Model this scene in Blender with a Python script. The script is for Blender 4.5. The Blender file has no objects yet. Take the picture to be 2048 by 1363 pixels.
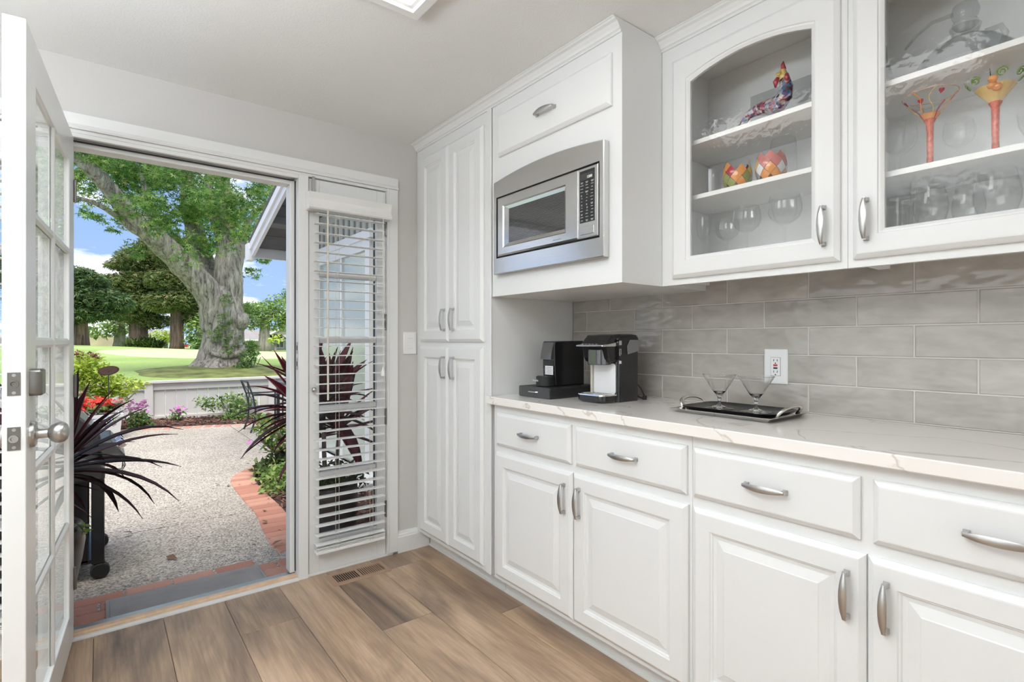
import bpy, bmesh, math, random
import numpy as np
from mathutils import Vector, Matrix, noise
random.seed(7); RNG = np.random.default_rng(7)
SC = bpy.context.scene
COL = SC.collection
PI = math.pi

# ------------------------------------------------------------------ camera
TH = math.atan(823 / 1050.5); FPX = 1050.5; EYE = 1.2
cd = bpy.data.cameras.new('camera'); cam = bpy.data.objects.new('camera', cd); COL.objects.link(cam)
cd.sensor_width = 36; cd.lens = FPX * 36 / 2048; cd.clip_start = .02; cd.clip_end = 600
cam.location = (0, 0, EYE); cam.rotation_euler = (PI / 2, 0, -TH)
SC.camera = cam
SC.view_settings.view_transform = 'Standard'; SC.view_settings.look = 'None'
SC.view_settings.gamma = 1; SC.view_settings.use_curve_mapping = False
SC.view_settings.exposure = 0.52
SC.cycles.max_bounces = 14; SC.cycles.diffuse_bounces = 5; SC.cycles.glossy_bounces = 5
SC.cycles.transmission_bounces = 12; SC.cycles.transparent_max_bounces = 24
SC.cycles.caustics_reflective = False; SC.cycles.caustics_refractive = False
SC.cycles.use_denoising = True
SC.cycles.sample_clamp_indirect = 6

# ------------------------------------------------------------------ sky
SKY = 1.75
w = bpy.data.worlds.new('sky'); SC.world = w; w.use_nodes = True
nt = w.node_tree; N = nt.nodes; L = nt.links
bg = N['Background']
tc = N.new('ShaderNodeTexCoord'); sep = N.new('ShaderNodeSeparateXYZ'); L.new(tc.outputs['Generated'], sep.inputs[0])
mx = N.new('ShaderNodeMath'); mx.operation = 'MAXIMUM'; mx.inputs[1].default_value = 0; L.new(sep.outputs[2], mx.inputs[0])
grad = N.new('ShaderNodeValToRGB'); L.new(mx.outputs[0], grad.inputs[0])
grad.color_ramp.elements[0].position = 0; grad.color_ramp.elements[0].color = (.20, .29, .45, 1)
grad.color_ramp.elements[1].position = .5; grad.color_ramp.elements[1].color = (.075, .14, .30, 1)
ad = N.new('ShaderNodeMath'); ad.operation = 'ADD'; ad.inputs[1].default_value = .25; L.new(mx.outputs[0], ad.inputs[0])
dv = N.new('ShaderNodeVectorMath'); dv.operation = 'DIVIDE'; L.new(tc.outputs['Generated'], dv.inputs[0]); L.new(ad.outputs[0], dv.inputs[1])
nz = N.new('ShaderNodeTexNoise'); nz.inputs['Scale'].default_value = 1.7; nz.inputs['Detail'].default_value = 8; nz.inputs['Roughness'].default_value = .58
L.new(dv.outputs[0], nz.inputs['Vector'])
cr = N.new('ShaderNodeValToRGB'); cr.color_ramp.elements[0].position = .49; cr.color_ramp.elements[1].position = .60
L.new(nz.outputs['Fac'], cr.inputs[0])
mix = N.new('ShaderNodeMixRGB'); L.new(cr.outputs[0], mix.inputs[0]); L.new(grad.outputs[0], mix.inputs[1]); mix.inputs[2].default_value = (.68, .68, .68, 1)
L.new(mix.outputs[0], bg.inputs[0]); bg.inputs[1].default_value = SKY

# ------------------------------------------------------------------ sun and lamps
def lamp(name, kind, energy, loc, rot, size=1, size_y=None, color=(1, 1, 1)):
    l = bpy.data.lights.new(name, kind); o = bpy.data.objects.new(name, l); COL.objects.link(o)
    l.energy = energy; l.color = color; o.location = loc; o.rotation_euler = rot
    if kind == 'AREA':
        l.shape = 'RECTANGLE'; l.size = size; l.size_y = size_y or size
    if kind == 'SUN': l.angle = size
    return o
lamp('sun', 'SUN', 3.7, (0, 0, 20), (math.radians(22), 0, math.radians(-14)), math.radians(45), color=(1, .96, .89))
ROOM_L = (.93, .965, 1)
for i, (x, y, e) in enumerate([(-.9, .2, 4), (.2, -1.6, 3), (-1.0, -1.9, 5)]):
    lamp('downlight_light', 'AREA', e, (x, y, 2.325), (0, 0, 0), .16, .16, ROOM_L)
lamp('rear_fill', 'AREA', 20, (-.2, -3.55, 1.25), (PI / 2, 0, 0), 2.8, 1.9, (.86, .94, 1))  # added fill lamp behind the camera, no window known there
lamp('side_fill', 'AREA', 12, (-2.25, 1.6, 1.2), (PI / 2, 0, -PI / 2), 2.6, 1.7, (.86, .94, 1))  # unseen fill added to brighten cabinet fronts and interiors, no known window
lamp('bounce_fill', 'AREA', 73, (-.85, .75, 1.85), (PI, 0, 0), 1.2, 1.4, (.86, .94, 1))  # upward lamp added to brighten the ceiling and soften the room light

# ------------------------------------------------------------------ materials
MATS = {}
def new_mat(name):
    m = bpy.data.materials.new(name); m.use_nodes = True; MATS[name] = m
    return m, m.node_tree.nodes, m.node_tree.links, m.node_tree.nodes['Principled BSDF']
def ramp(N, stops):
    r = N.new('ShaderNodeValToRGB'); e = r.color_ramp.elements
    e[0].position, e[0].color = stops[0][0], (*stops[0][1], 1)
    e[1].position, e[1].color = stops[-1][0], (*stops[-1][1], 1)
    for p, c in stops[1:-1]:
        k = e.new(p); k.color = (*c, 1)
    return r
def simple(name, col, rough=.5, metal=0, vary=None, bump=None, spec=None, coat=0, emit=None, aniso=None):
    m, N, L, P = new_mat(name)
    P.inputs['Base Color'].default_value = (*col, 1); P.inputs['Roughness'].default_value = rough; P.inputs['Metallic'].default_value = metal
    if spec is not None: P.inputs['Specular IOR Level'].default_value = spec
    if coat: P.inputs['Coat Weight'].default_value = coat; P.inputs['Coat Roughness'].default_value = .05
    tc = N.new('ShaderNodeTexCoord')
    if vary:
        n = N.new('ShaderNodeTexNoise'); n.inputs['Scale'].default_value = vary[0]; n.inputs['Detail'].default_value = 4
        L.new(tc.outputs['Object'], n.inputs['Vector'])
        a = vary[1]
        r = ramp(N, [(.3, tuple(max(0, c * (1 - a)) for c in col)), (.7, tuple(min(1, c * (1 + a)) for c in col))])
        L.new(n.outputs['Fac'], r.inputs[0]); L.new(r.outputs[0], P.inputs['Base Color'])
    if bump:
        n2 = N.new('ShaderNodeTexNoise'); n2.inputs['Scale'].default_value = bump[0]; n2.inputs['Detail'].default_value = 3
        L.new(tc.outputs['Object'], n2.inputs['Vector'])
        if len(bump) > 2:
            mp = N.new('ShaderNodeMapping'); mp.inputs['Scale'].default_value = bump[2]
            L.new(tc.outputs['Object'], mp.inputs[0]); L.new(mp.outputs[0], n2.inputs['Vector'])
        b = N.new('ShaderNodeBump'); b.inputs['Strength'].default_value = bump[1]; b.inputs['Distance'].default_value = .01
        L.new(n2.outputs['Fac'], b.inputs['Height']); L.new(b.outputs[0], P.inputs['Normal'])
    if emit:
        P.inputs['Emission Color'].default_value = (*emit[0], 1); P.inputs['Emission Strength'].default_value = emit[1]
    return m
WHITE = simple('cabinet_paint', (.755, .755, .742), .34, bump=(60, .01))
TRIM = simple('trim_paint', (.76, .757, .74), .38, bump=(40, .01))
DOORP = simple('door_paint', (.78, .775, .76), .3, bump=(30, .015))
WALL = simple('wall_paint', (.59, .572, .55), .75, bump=(180, .06))
CEIL = simple('ceiling_paint', (.80, .80, .785), .85, bump=(150, .12))
INSIDE = simple('cabinet_interior', (.90, .90, .89), .5)
NICKEL = simple('brushed_nickel', (.52, .51, .49), .3, 1)
NICKELD = simple('dark_nickel', (.24, .23, .21), .38, 1)
CHROME = simple('chrome', (.85, .85, .84), .08, 1)
STEEL = simple('stainless_steel', (.66, .655, .64), .2, 1, bump=(400, .02, (1, .02, 1)))
BLACK = simple('black_plastic', (.012, .012, .013), .22, coat=.3)
BLACKM = simple('black_matte', (.018, .018, .019), .5)
DARKGL = simple('microwave_glass', (.03, .03, .03), .05, coat=1)
GASKET = simple('dark_gasket', (.03, .03, .03), .7)
PRINT = simple('white_print', (.75, .75, .75), .6)
LCD = simple('display_digits', (.5, .5, .45), .6, emit=((.9, .95, .85), .4))
LIGHTGLOW = simple('light_diffuser', (.9, .9, .9), .5, emit=((.97, .985, 1), 4.5))
SLAT = simple('blind_slat', (.80, .79, .77), .4)
CORD = simple('blind_cord', (.62, .57, .5), .7)
OUTLETW = simple('outlet_white', (.82, .82, .81), .3)
RED = simple('red_button', (.55, .04, .05), .4)
VENTM = simple('vent_brown', (.36, .23, .155), .42)
DARK = simple('dark_void', (.02, .017, .015), .8)
WOODSILL = simple('sill_wood', (.66, .46, .30), .4, vary=(30, .12))
ALU = simple('aluminium', (.62, .63, .64), .32, .9)
SIDING = simple('wing_siding', (.46, .46, .40), .7, vary=(3, .05))
BATTEN = simple('batten_paint', (.34, .34, .29), .7)
WHITEOUT = simple('outdoor_white', (.80, .80, .80), .5)
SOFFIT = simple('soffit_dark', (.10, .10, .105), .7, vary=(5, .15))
SHINGLE = simple('roof_shingle', (.12, .105, .095), .9, vary=(8, .3))
FENCE = simple('fence_paint', (.68, .655, .615), .65, vary=(3, .05))
IRON = simple('wrought_iron', (.035, .045, .05), .45)
GLAZE = simple('brown_glaze', (.045, .03, .022), .3, vary=(6, .5), coat=.12)
PLANTERW = simple('planter_white', (.62, .62, .60), .6)
SOIL = simple('soil', (.05, .035, .025), .9, bump=(40, .6))
ROOFGREY = simple('far_roof', (.33, .30, .28), .9, vary=(2, .1))
FARWALL = simple('far_wall', (.62, .58, .52), .8)
FARDARK = simple('far_window', (.12, .13, .14), .2)
DRYGRASS = simple('dry_bank', (.52, .43, .30), .9, vary=(.4, .2))
MATG = simple('door_mat', (.48, .45, .41), .95, vary=(3, .15), bump=(300, .8))
GRILLB = simple('grill_black', (.02, .02, .021), .3, coat=.2)
GRILLG = simple('grill_grey', (.10, .10, .10), .3, .5)
COPPER = simple('copper_dish', (.05, .03, .022), .9, spec=.1)
LEAFDRY = simple('dry_leaf', (.20, .13, .08), .8)

def glass_thin(name, tint=(.97, .98, .975), ior=1.45, bump=None, rough=0):
    m, N, L, P = new_mat(name); N.remove(P)
    out = N['Material Output']; t = N.new('ShaderNodeBsdfTransparent'); t.inputs[0].default_value = (*tint, 1)
    g = N.new('ShaderNodeBsdfGlossy'); g.inputs['Roughness'].default_value = rough
    f = N.new('ShaderNodeFresnel'); f.inputs[0].default_value = ior
    ge = N.new('ShaderNodeNewGeometry'); sb = N.new('ShaderNodeMath'); sb.operation = 'SUBTRACT'; sb.inputs[0].default_value = 1; L.new(ge.outputs['Backfacing'], sb.inputs[1])
    ml = N.new('ShaderNodeMath'); ml.operation = 'MULTIPLY'; L.new(f.outputs[0], ml.inputs[0]); L.new(sb.outputs[0], ml.inputs[1])
    mxs = N.new('ShaderNodeMixShader'); L.new(ml.outputs[0], mxs.inputs[0]); L.new(t.outputs[0], mxs.inputs[1]); L.new(g.outputs[0], mxs.inputs[2])
    L.new(mxs.outputs[0], out.inputs[0])
    if bump:
        tc = N.new('ShaderNodeTexCoord'); n = N.new('ShaderNodeTexNoise'); n.inputs['Scale'].default_value = bump[0]
        L.new(tc.outputs['Object'], n.inputs['Vector'])
        b = N.new('ShaderNodeBump'); b.inputs['Strength'].default_value = bump[1]; b.inputs['Distance'].default_value = .01
        L.new(n.outputs['Fac'], b.inputs['Height']); L.new(b.outputs[0], g.inputs['Normal']); L.new(b.outputs[0], f.inputs['Normal'])
    return m
PANE = glass_thin('window_glass')
SEEDY = glass_thin('seedy_glass', (.99, .99, .985), 1.4, (38, .09))
STEMG = glass_thin('clear_glassware', (.99, .992, .992), 1.5)
SMOKEG = glass_thin('decanter_glass', (.88, .89, .89), 1.5)
CUTG = glass_thin('cut_crystal', (.985, .988, .988), 1.75)
def real_glass(name):
    m, N, L, P = new_mat(name)
    P.inputs['Base Color'].default_value = (.97, .975, .97, 1); P.inputs['Roughness'].default_value = 0; P.inputs['IOR'].default_value = 1.47
    P.inputs['Transmission Weight'].default_value = 1
    return m
GLASS = real_glass('martini_glass')
m, N, L, P = new_mat('reflection_tint_window'); P.inputs['Base Color'].default_value = (.52, .56, .50, 1); P.inputs['Roughness'].default_value = .07; P.inputs['Metallic'].default_value = .05  # pale green lawn reflection put into the base colour
REFWIN = m
m, N, L, P = new_mat('tank_plastic'); P.inputs['Base Color'].default_value = (.10, .10, .10, 1); P.inputs['Roughness'].default_value = .1; P.inputs['Alpha'].default_value = .55
TANK = m

def plank_mat():
    m, N, L, P = new_mat('vinyl_plank')
    tc = N.new('ShaderNodeTexCoord'); oi = N.new('ShaderNodeObjectInfo')
    mu = N.new('ShaderNodeVectorMath'); mu.operation = 'SCALE'; mu.inputs[0].default_value = (37, 53, 11); L.new(oi.outputs['Random'], mu.inputs['Scale'])
    av = N.new('ShaderNodeVectorMath'); L.new(tc.outputs['Object'], av.inputs[0]); L.new(mu.outputs[0], av.inputs[1])
    mp = N.new('ShaderNodeMapping'); mp.inputs['Scale'].default_value = (3.6, .75, 1); L.new(av.outputs[0], mp.inputs[0])
    n1 = N.new('ShaderNodeTexNoise'); n1.inputs['Scale'].default_value = 1.1; n1.inputs['Detail'].default_value = 5; n1.inputs['Distortion'].default_value = 1.6; L.new(mp.outputs[0], n1.inputs['Vector'])
    mp2 = N.new('ShaderNodeMapping'); mp2.inputs['Scale'].default_value = (70, 3.5, 1); L.new(av.outputs[0], mp2.inputs[0])
    n2 = N.new('ShaderNodeTexNoise'); n2.inputs['Scale'].default_value = 1.4; n2.inputs['Detail'].default_value = 6; n2.inputs['Distortion'].default_value = .6; L.new(mp2.outputs[0], n2.inputs['Vector'])
    r = ramp(N, [(.28, (.15, .105, .08)), (.43, (.31, .21, .145)), (.56, (.46, .315, .205)), (.72, (.60, .42, .285))]); L.new(n1.outputs['Fac'], r.inputs[0])
    r2 = ramp(N, [(.3, (.72, .72, .72)), (.65, (1.08, 1.08, 1.08))]); L.new(n2.outputs['Fac'], r2.inputs[0])
    mm = N.new('ShaderNodeMixRGB'); mm.blend_type = 'MULTIPLY'; mm.inputs[0].default_value = .8; L.new(r.outputs[0], mm.inputs[1]); L.new(r2.outputs[0], mm.inputs[2])
    hv = N.new('ShaderNodeHueSaturation'); L.new(mm.outputs[0], hv.inputs['Color'])
    mr = N.new('ShaderNodeMapRange'); mr.inputs['To Min'].default_value = .78; mr.inputs['To Max'].default_value = 1.2; L.new(oi.outputs['Random'], mr.inputs[0]); L.new(mr.outputs[0], hv.inputs['Value'])
    L.new(hv.outputs[0], P.inputs['Base Color']); P.inputs['Roughness'].default_value = .36
    b = N.new('ShaderNodeBump'); b.inputs['Strength'].default_value = .12; b.inputs['Distance'].default_value = .003; L.new(n2.outputs['Fac'], b.inputs['Height']); L.new(b.outputs[0], P.inputs['Normal'])
    return m
PLANK = plank_mat()
def quartz_mat():
    m, N, L, P = new_mat('veined_quartz')
    tc = N.new('ShaderNodeTexCoord')
    mp = N.new('ShaderNodeMapping'); mp.inputs['Rotation'].default_value = (0, 0, .6); mp.inputs['Scale'].default_value = (.85, .5, .8); L.new(tc.outputs['Object'], mp.inputs[0])
    n = N.new('ShaderNodeTexNoise'); n.inputs['Scale'].default_value = 1.9; n.inputs['Detail'].default_value = 7; n.inputs['Distortion'].default_value = 1.6; L.new(mp.outputs[0], n.inputs['Vector'])
    r = ramp(N, [(.0, (.86, .82, .78)), (.493, (.85, .81, .77)), (.5, (.60, .55, .49)), (.507, (.84, .80, .755)), (1, (.86, .825, .79))]); L.new(n.outputs['Fac'], r.inputs[0])
    n3 = N.new('ShaderNodeTexNoise'); n3.inputs['Scale'].default_value = 2.2; n3.inputs['Detail'].default_value = 6; L.new(tc.outputs['Object'], n3.inputs['Vector'])
    r3 = ramp(N, [(.0, (1, 1, 1)), (.665, (1, 1, 1)), (.68, (.82, .80, .76)), (.73, (.90, .89, .86)), (1, (.9, .9, .88))]); L.new(n3.outputs['Fac'], r3.inputs[0])
    mm = N.new('ShaderNodeMixRGB'); mm.blend_type = 'MULTIPLY'; mm.inputs[0].default_value = 1; L.new(r.outputs[0], mm.inputs[1]); L.new(r3.outputs[0], mm.inputs[2])
    L.new(mm.outputs[0], P.inputs['Base Color']); P.inputs['Roughness'].default_value = .12
    return m
QUARTZ = quartz_mat()
def tile_mat():
    m, N, L, P = new_mat('glazed_tile')
    tc = N.new('ShaderNodeTexCoord'); oi = N.new('ShaderNodeObjectInfo')
    mu = N.new('ShaderNodeVectorMath'); mu.operation = 'SCALE'; mu.inputs[0].default_value = (7, 31, 19); L.new(oi.outputs['Random'], mu.inputs['Scale'])
    av = N.new('ShaderNodeVectorMath'); L.new(tc.outputs['Object'], av.inputs[0]); L.new(mu.outputs[0], av.inputs[1])
    mp = N.new('ShaderNodeMapping'); mp.inputs['Scale'].default_value = (1, 1, 2.4); L.new(av.outputs[0], mp.inputs[0])
    n = N.new('ShaderNodeTexNoise'); n.inputs['Scale'].default_value = 9; n.inputs['Detail'].default_value = 3; n.inputs['Distortion'].default_value = .5; L.new(mp.outputs[0], n.inputs['Vector'])
    r = ramp(N, [(.3, (.38, .352, .318)), (.7, (.475, .443, .402))]); L.new(n.outputs['Fac'], r.inputs[0])
    hv = N.new('ShaderNodeHueSaturation'); L.new(r.outputs[0], hv.inputs['Color'])
    mr = N.new('ShaderNodeMapRange'); mr.inputs['To Min'].default_value = .93; mr.inputs['To Max'].default_value = 1.07; L.new(oi.outputs['Random'], mr.inputs[0]); L.new(mr.outputs[0], hv.inputs['Value'])
    L.new(hv.outputs[0], P.inputs['Base Color']); P.inputs['Roughness'].default_value = .07
    n2 = N.new('ShaderNodeTexNoise'); n2.inputs['Scale'].default_value = 13; n2.inputs['Detail'].default_value = 1; L.new(mp.outputs[0], n2.inputs['Vector'])
    b = N.new('ShaderNodeBump'); b.inputs['Strength'].default_value = .16; b.inputs['Distance'].default_value = .02; L.new(n2.outputs['Fac'], b.inputs['Height']); L.new(b.outputs[0], P.inputs['Normal'])
    return m
TILE = tile_mat()
GROUT = simple('grout', (.60, .58, .55), .8)
def aggregate_mat():
    m, N, L, P = new_mat('exposed_aggregate')
    tc = N.new('ShaderNodeTexCoord')
    v = N.new('ShaderNodeTexVoronoi'); v.inputs['Scale'].default_value = 115; L.new(tc.outputs['Object'], v.inputs['Vector'])
    s = N.new('ShaderNodeSeparateColor'); L.new(v.outputs['Color'], s.inputs[0])
    r = ramp(N, [(.0, (.22, .185, .145)), (.3, (.42, .365, .30)), (.7, (.60, .54, .46)), (1, (.80, .74, .65))]); L.new(s.outputs[0], r.inputs[0])
    n = N.new('ShaderNodeTexNoise'); n.inputs['Scale'].default_value = 1.6; n.inputs['Detail'].default_value = 4; L.new(tc.outputs['Object'], n.inputs['Vector'])
    r2 = ramp(N, [(.3, (.82, .81, .80)), (.7, (1, 1, 1))]); L.new(n.outputs['Fac'], r2.inputs[0])
    mm = N.new('ShaderNodeMixRGB'); mm.blend_type = 'MULTIPLY'; mm.inputs[0].default_value = 1; L.new(r.outputs[0], mm.inputs[1]); L.new(r2.outputs[0], mm.inputs[2])
    L.new(mm.outputs[0], P.inputs['Base Color']); P.inputs['Roughness'].default_value = .8
    b = N.new('ShaderNodeBump'); b.invert = True; b.inputs['Strength'].default_value = .7; b.inputs['Distance'].default_value = .008; L.new(v.outputs['Distance'], b.inputs['Height']); L.new(b.outputs[0], P.inputs['Normal'])
    return m
AGG = aggregate_mat()
def island_mat(name, stops, rough=.6, trans=0, spec=.3, bump=None):
    """colour varies from one separate leaf / brick / chip to the next"""
    m, N, L, P = new_mat(name)
    g = N.new('ShaderNodeNewGeometry'); oi = N.new('ShaderNodeObjectInfo')
    a = N.new('ShaderNodeMath'); a.operation = 'ADD'; L.new(g.outputs['Random Per Island'], a.inputs[0]); L.new(oi.outputs['Random'], a.inputs[1])
    fr = N.new('ShaderNodeMath'); fr.operation = 'FRACT'; L.new(a.outputs[0], fr.inputs[0])
    r = ramp(N, stops); L.new(fr.outputs[0], r.inputs[0]); L.new(r.outputs[0], P.inputs['Base Color'])
    P.inputs['Roughness'].default_value = rough; P.inputs['Specular IOR Level'].default_value = spec
    if trans:
        out = N['Material Output']; t = N.new('ShaderNodeBsdfTranslucent'); L.new(r.outputs[0], t.inputs[0])
        ms = N.new('ShaderNodeMixShader'); ms.inputs[0].default_value = trans
        L.new(P.outputs[0], ms.inputs[1]); L.new(t.outputs[0], ms.inputs[2]); L.new(ms.outputs[0], out.inputs[0])
    if bump:
        tc = N.new('ShaderNodeTexCoord'); n2 = N.new('ShaderNodeTexNoise'); n2.inputs['Scale'].default_value = bump[0]; L.new(tc.outputs['Object'], n2.inputs['Vector'])
        b = N.new('ShaderNodeBump'); b.inputs['Strength'].default_value = bump[1]; b.inputs['Distance'].default_value = .01; L.new(n2.outputs['Fac'], b.inputs['Height']); L.new(b.outputs[0], P.inputs['Normal'])
    return m
BRICK = island_mat('red_brick', [(0, (.46, .21, .15)), (.5, (.55, .27, .19)), (1, (.62, .34, .25))], .85, bump=(60, .4))
SWEETGUM = island_mat('sweetgum_leaf', [(0, (.07, .17, .035)), (.4, (.15, .29, .07)), (.75, (.27, .43, .12)), (.95, (.42, .54, .18)), (1, (.58, .54, .16))], .5, .45)
CONIFER = island_mat('conifer_needles', [(0, (.08, .15, .05)), (.5, (.20, .27, .09)), (.85, (.33, .35, .15)), (1, (.46, .34, .17))], .7, .25)
DKCONIFER = island_mat('dark_conifer_needles', [(0, (.04, .10, .045)), (.6, (.12, .21, .08)), (1, (.30, .32, .14))], .7, .25)
LTGREEN = island_mat('pale_green_leaf', [(0, (.14, .25, .06)), (.5, (.26, .40, .11)), (1, (.46, .55, .2))], .6, .35)
LIME = island_mat('lime_leaf', [(0, (.26, .38, .04)), (.5, (.45, .58, .08)), (1, (.66, .72, .18))], .5, .4)
GREEN = island_mat('shrub_leaf', [(0, (.08, .17, .04)), (.5, (.19, .32, .09)), (1, (.38, .48, .19))], .5, .3)
JADE = island_mat('jade_leaf', [(0, (.07, .15, .035)), (.5, (.17, .28, .07)), (1, (.33, .42, .14))], .3, .1)
DKGREEN = island_mat('dark_shrub_leaf', [(0, (.03, .06, .015)), (.5, (.09, .14, .04)), (1, (.2, .26, .08))], .5, .2)
REDFL = island_mat('red_petal', [(0, (.62, .03, .02)), (.6, (.80, .08, .05)), (1, (.85, .2, .15))], .5, .2)
PINKFL = island_mat('pink_petal', [(0, (.55, .10, .42)), (1, (.80, .35, .68))], .5, .2)
WHITEFL = island_mat('white_petal', [(0, (.75, .74, .75)), (1, (.9, .9, .9))], .5, .2)
MAROONFL = island_mat('maroon_leaf', [(0, (.16, .05, .05)), (1, (.34, .16, .12))], .6, .2)
CORDY = island_mat('cordyline_leaf', [(0, (.018, .008, .010)), (.5, (.04, .010, .014)), (.8, (.09, .014, .022)), (1, (.17, .02, .035))], .5, .12, .2)
CORDYR = island_mat('red_cordyline_leaf', [(0, (.04, .010, .012)), (.5, (.11, .015, .024)), (1, (.24, .03, .05))], .45, .2, .25)
MULCH = island_mat('bark_chip', [(0, (.06, .03, .022)), (.6, (.15, .075, .055)), (.95, (.26, .15, .11)), (1, (.5, .42, .34))], .9)
MULCHB = simple('mulch_base', (.075, .04, .03), .95, vary=(30, .4), bump=(45, 1))
def bark_mat(name, a, b, c, sc=(9, 9, 1.6)):
    m, N, L, P = new_mat(name)
    tc = N.new('ShaderNodeTexCoord'); mp = N.new('ShaderNodeMapping'); mp.inputs['Scale'].default_value = sc; L.new(tc.outputs['Object'], mp.inputs[0])
    n = N.new('ShaderNodeTexNoise'); n.inputs['Scale'].default_value = 1.3; n.inputs['Detail'].default_value = 9; n.inputs['Roughness'].default_value = .7; n.inputs['Distortion'].default_value = .8; L.new(mp.outputs[0], n.inputs['Vector'])
    r = ramp(N, [(.36, a), (.5, b), (.66, c)]); L.new(n.outputs['Fac'], r.inputs[0]); L.new(r.outputs[0], P.inputs['Base Color']); P.inputs['Roughness'].default_value = .9
    bb = N.new('ShaderNodeBump'); bb.inputs['Strength'].default_value = 1; bb.inputs['Distance'].default_value = .09; L.new(n.outputs['Fac'], bb.inputs['Height']); L.new(bb.outputs[0], P.inputs['Normal'])
    return m
BARK = bark_mat('grey_bark', (.13, .105, .085), (.44, .385, .335), (.72, .65, .58))
REDBARK = bark_mat('redwood_bark', (.06, .04, .03), (.16, .105, .08), (.27, .19, .15), (4, 4, .35))
PALEBARK = bark_mat('pale_bark', (.18, .15, .13), (.33, .29, .25), (.45, .41, .36), (4, 4, .6))
def lawn_mat():
    m, N, L, P = new_mat('golf_lawn')
    tc = N.new('ShaderNodeTexCoord')
    n = N.new('ShaderNodeTexNoise'); n.inputs['Scale'].default_value = .16; n.inputs['Detail'].default_value = 5; L.new(tc.outputs['Object'], n.inputs['Vector'])
    r = ramp(N, [(.3, (.24, .36, .08)), (.5, (.34, .47, .13)), (.7, (.44, .54, .21))]); L.new(n.outputs['Fac'], r.inputs[0])
    n2 = N.new('ShaderNodeTexNoise'); n2.inputs['Scale'].default_value = 14; n2.inputs['Detail'].default_value = 6; L.new(tc.outputs['Object'], n2.inputs['Vector'])
    r2 = ramp(N, [(.25, (.72, .74, .7)), (.7, (1.06, 1.05, 1))]); L.new(n2.outputs['Fac'], r2.inputs[0])
    mm = N.new('ShaderNodeMixRGB'); mm.blend_type = 'MULTIPLY'; mm.inputs[0].default_value = 1; L.new(r.outputs[0], mm.inputs[1]); L.new(r2.outputs[0], mm.inputs[2])
    L.new(mm.outputs[0], P.inputs['Base Color']); P.inputs['Roughness'].default_value = .9
    b = N.new('ShaderNodeBump'); b.inputs['Strength'].default_value = .5; b.inputs['Distance'].default_value = .04; L.new(n2.outputs['Fac'], b.inputs['Height']); L.new(b.outputs[0], P.inputs['Normal'])
    return m
LAWN = lawn_mat()
GREENM = simple('putting_green_turf', (.56, .66, .31), .9, vary=(.5, .06))
MOSS = simple('mossy_ground', (.16, .18, .05), .95, vary=(2.5, .5), bump=(9, 1))
# printed colours of painted glassware
def paint(name, c, rough=.15): return simple(name, c, rough, coat=.4)
PREDST = simple('red_painted_stem', (.62, .13, .07), .25, vary=(90, .35))
PAINTS = dict(red=paint('paint_red', (.42, .03, .05)), orange=paint('paint_orange', (.75, .30, .07)), yellow=paint('paint_yellow', (.78, .60, .10)),
    olive=paint('paint_olive', (.30, .32, .10)), purple=paint('paint_purple', (.14, .04, .10)), pink=paint('paint_pink', (.62, .22, .20)), green=paint('paint_green', (.18, .30, .05)),
    blue=paint('paint_blue', (.07, .22, .50)), grey=paint('paint_grey', (.33, .34, .34)), white=paint('paint_white', (.8, .8, .8)), black=paint('paint_black', (.02, .02, .02)), amber=paint('paint_amber', (.75, .52, .18)))

# ------------------------------------------------------------------ builders
ORG = {}
def link(o, parent=None):
    COL.objects.link(o)
    if parent is not None: o.parent = parent
    return o
def thing(name, label=None, cat=None, loc=(0, 0, 0), rotz=0, group=None, kind=None):
    o = bpy.data.objects.new(name, None); COL.objects.link(o); o.location = loc; o.rotation_euler = (0, 0, rotz); o.empty_display_size = .1
    ORG[o] = Vector(loc) if not rotz else None
    return tag(o, label, cat, group, kind)
def tag(o, label=None, cat=None, group=None, kind=None):
    if label: o['label'] = label
    if cat: o['category'] = cat
    if group: o['group'] = group
    if kind: o['kind'] = kind
    return o
def dup(o, loc=None, rotz=None, label=None, parent=None, scale=None):
    c = o.copy(); COL.objects.link(c)
    if parent is not None: c.parent = parent
    if loc is not None: c.location = loc
    if rotz is not None: c.rotation_euler = (0, 0, rotz)
    if scale is not None: c.scale = scale
    if label: c['label'] = label
    for ch in list(o.children): dup(ch, parent=c)
    return c
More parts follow.
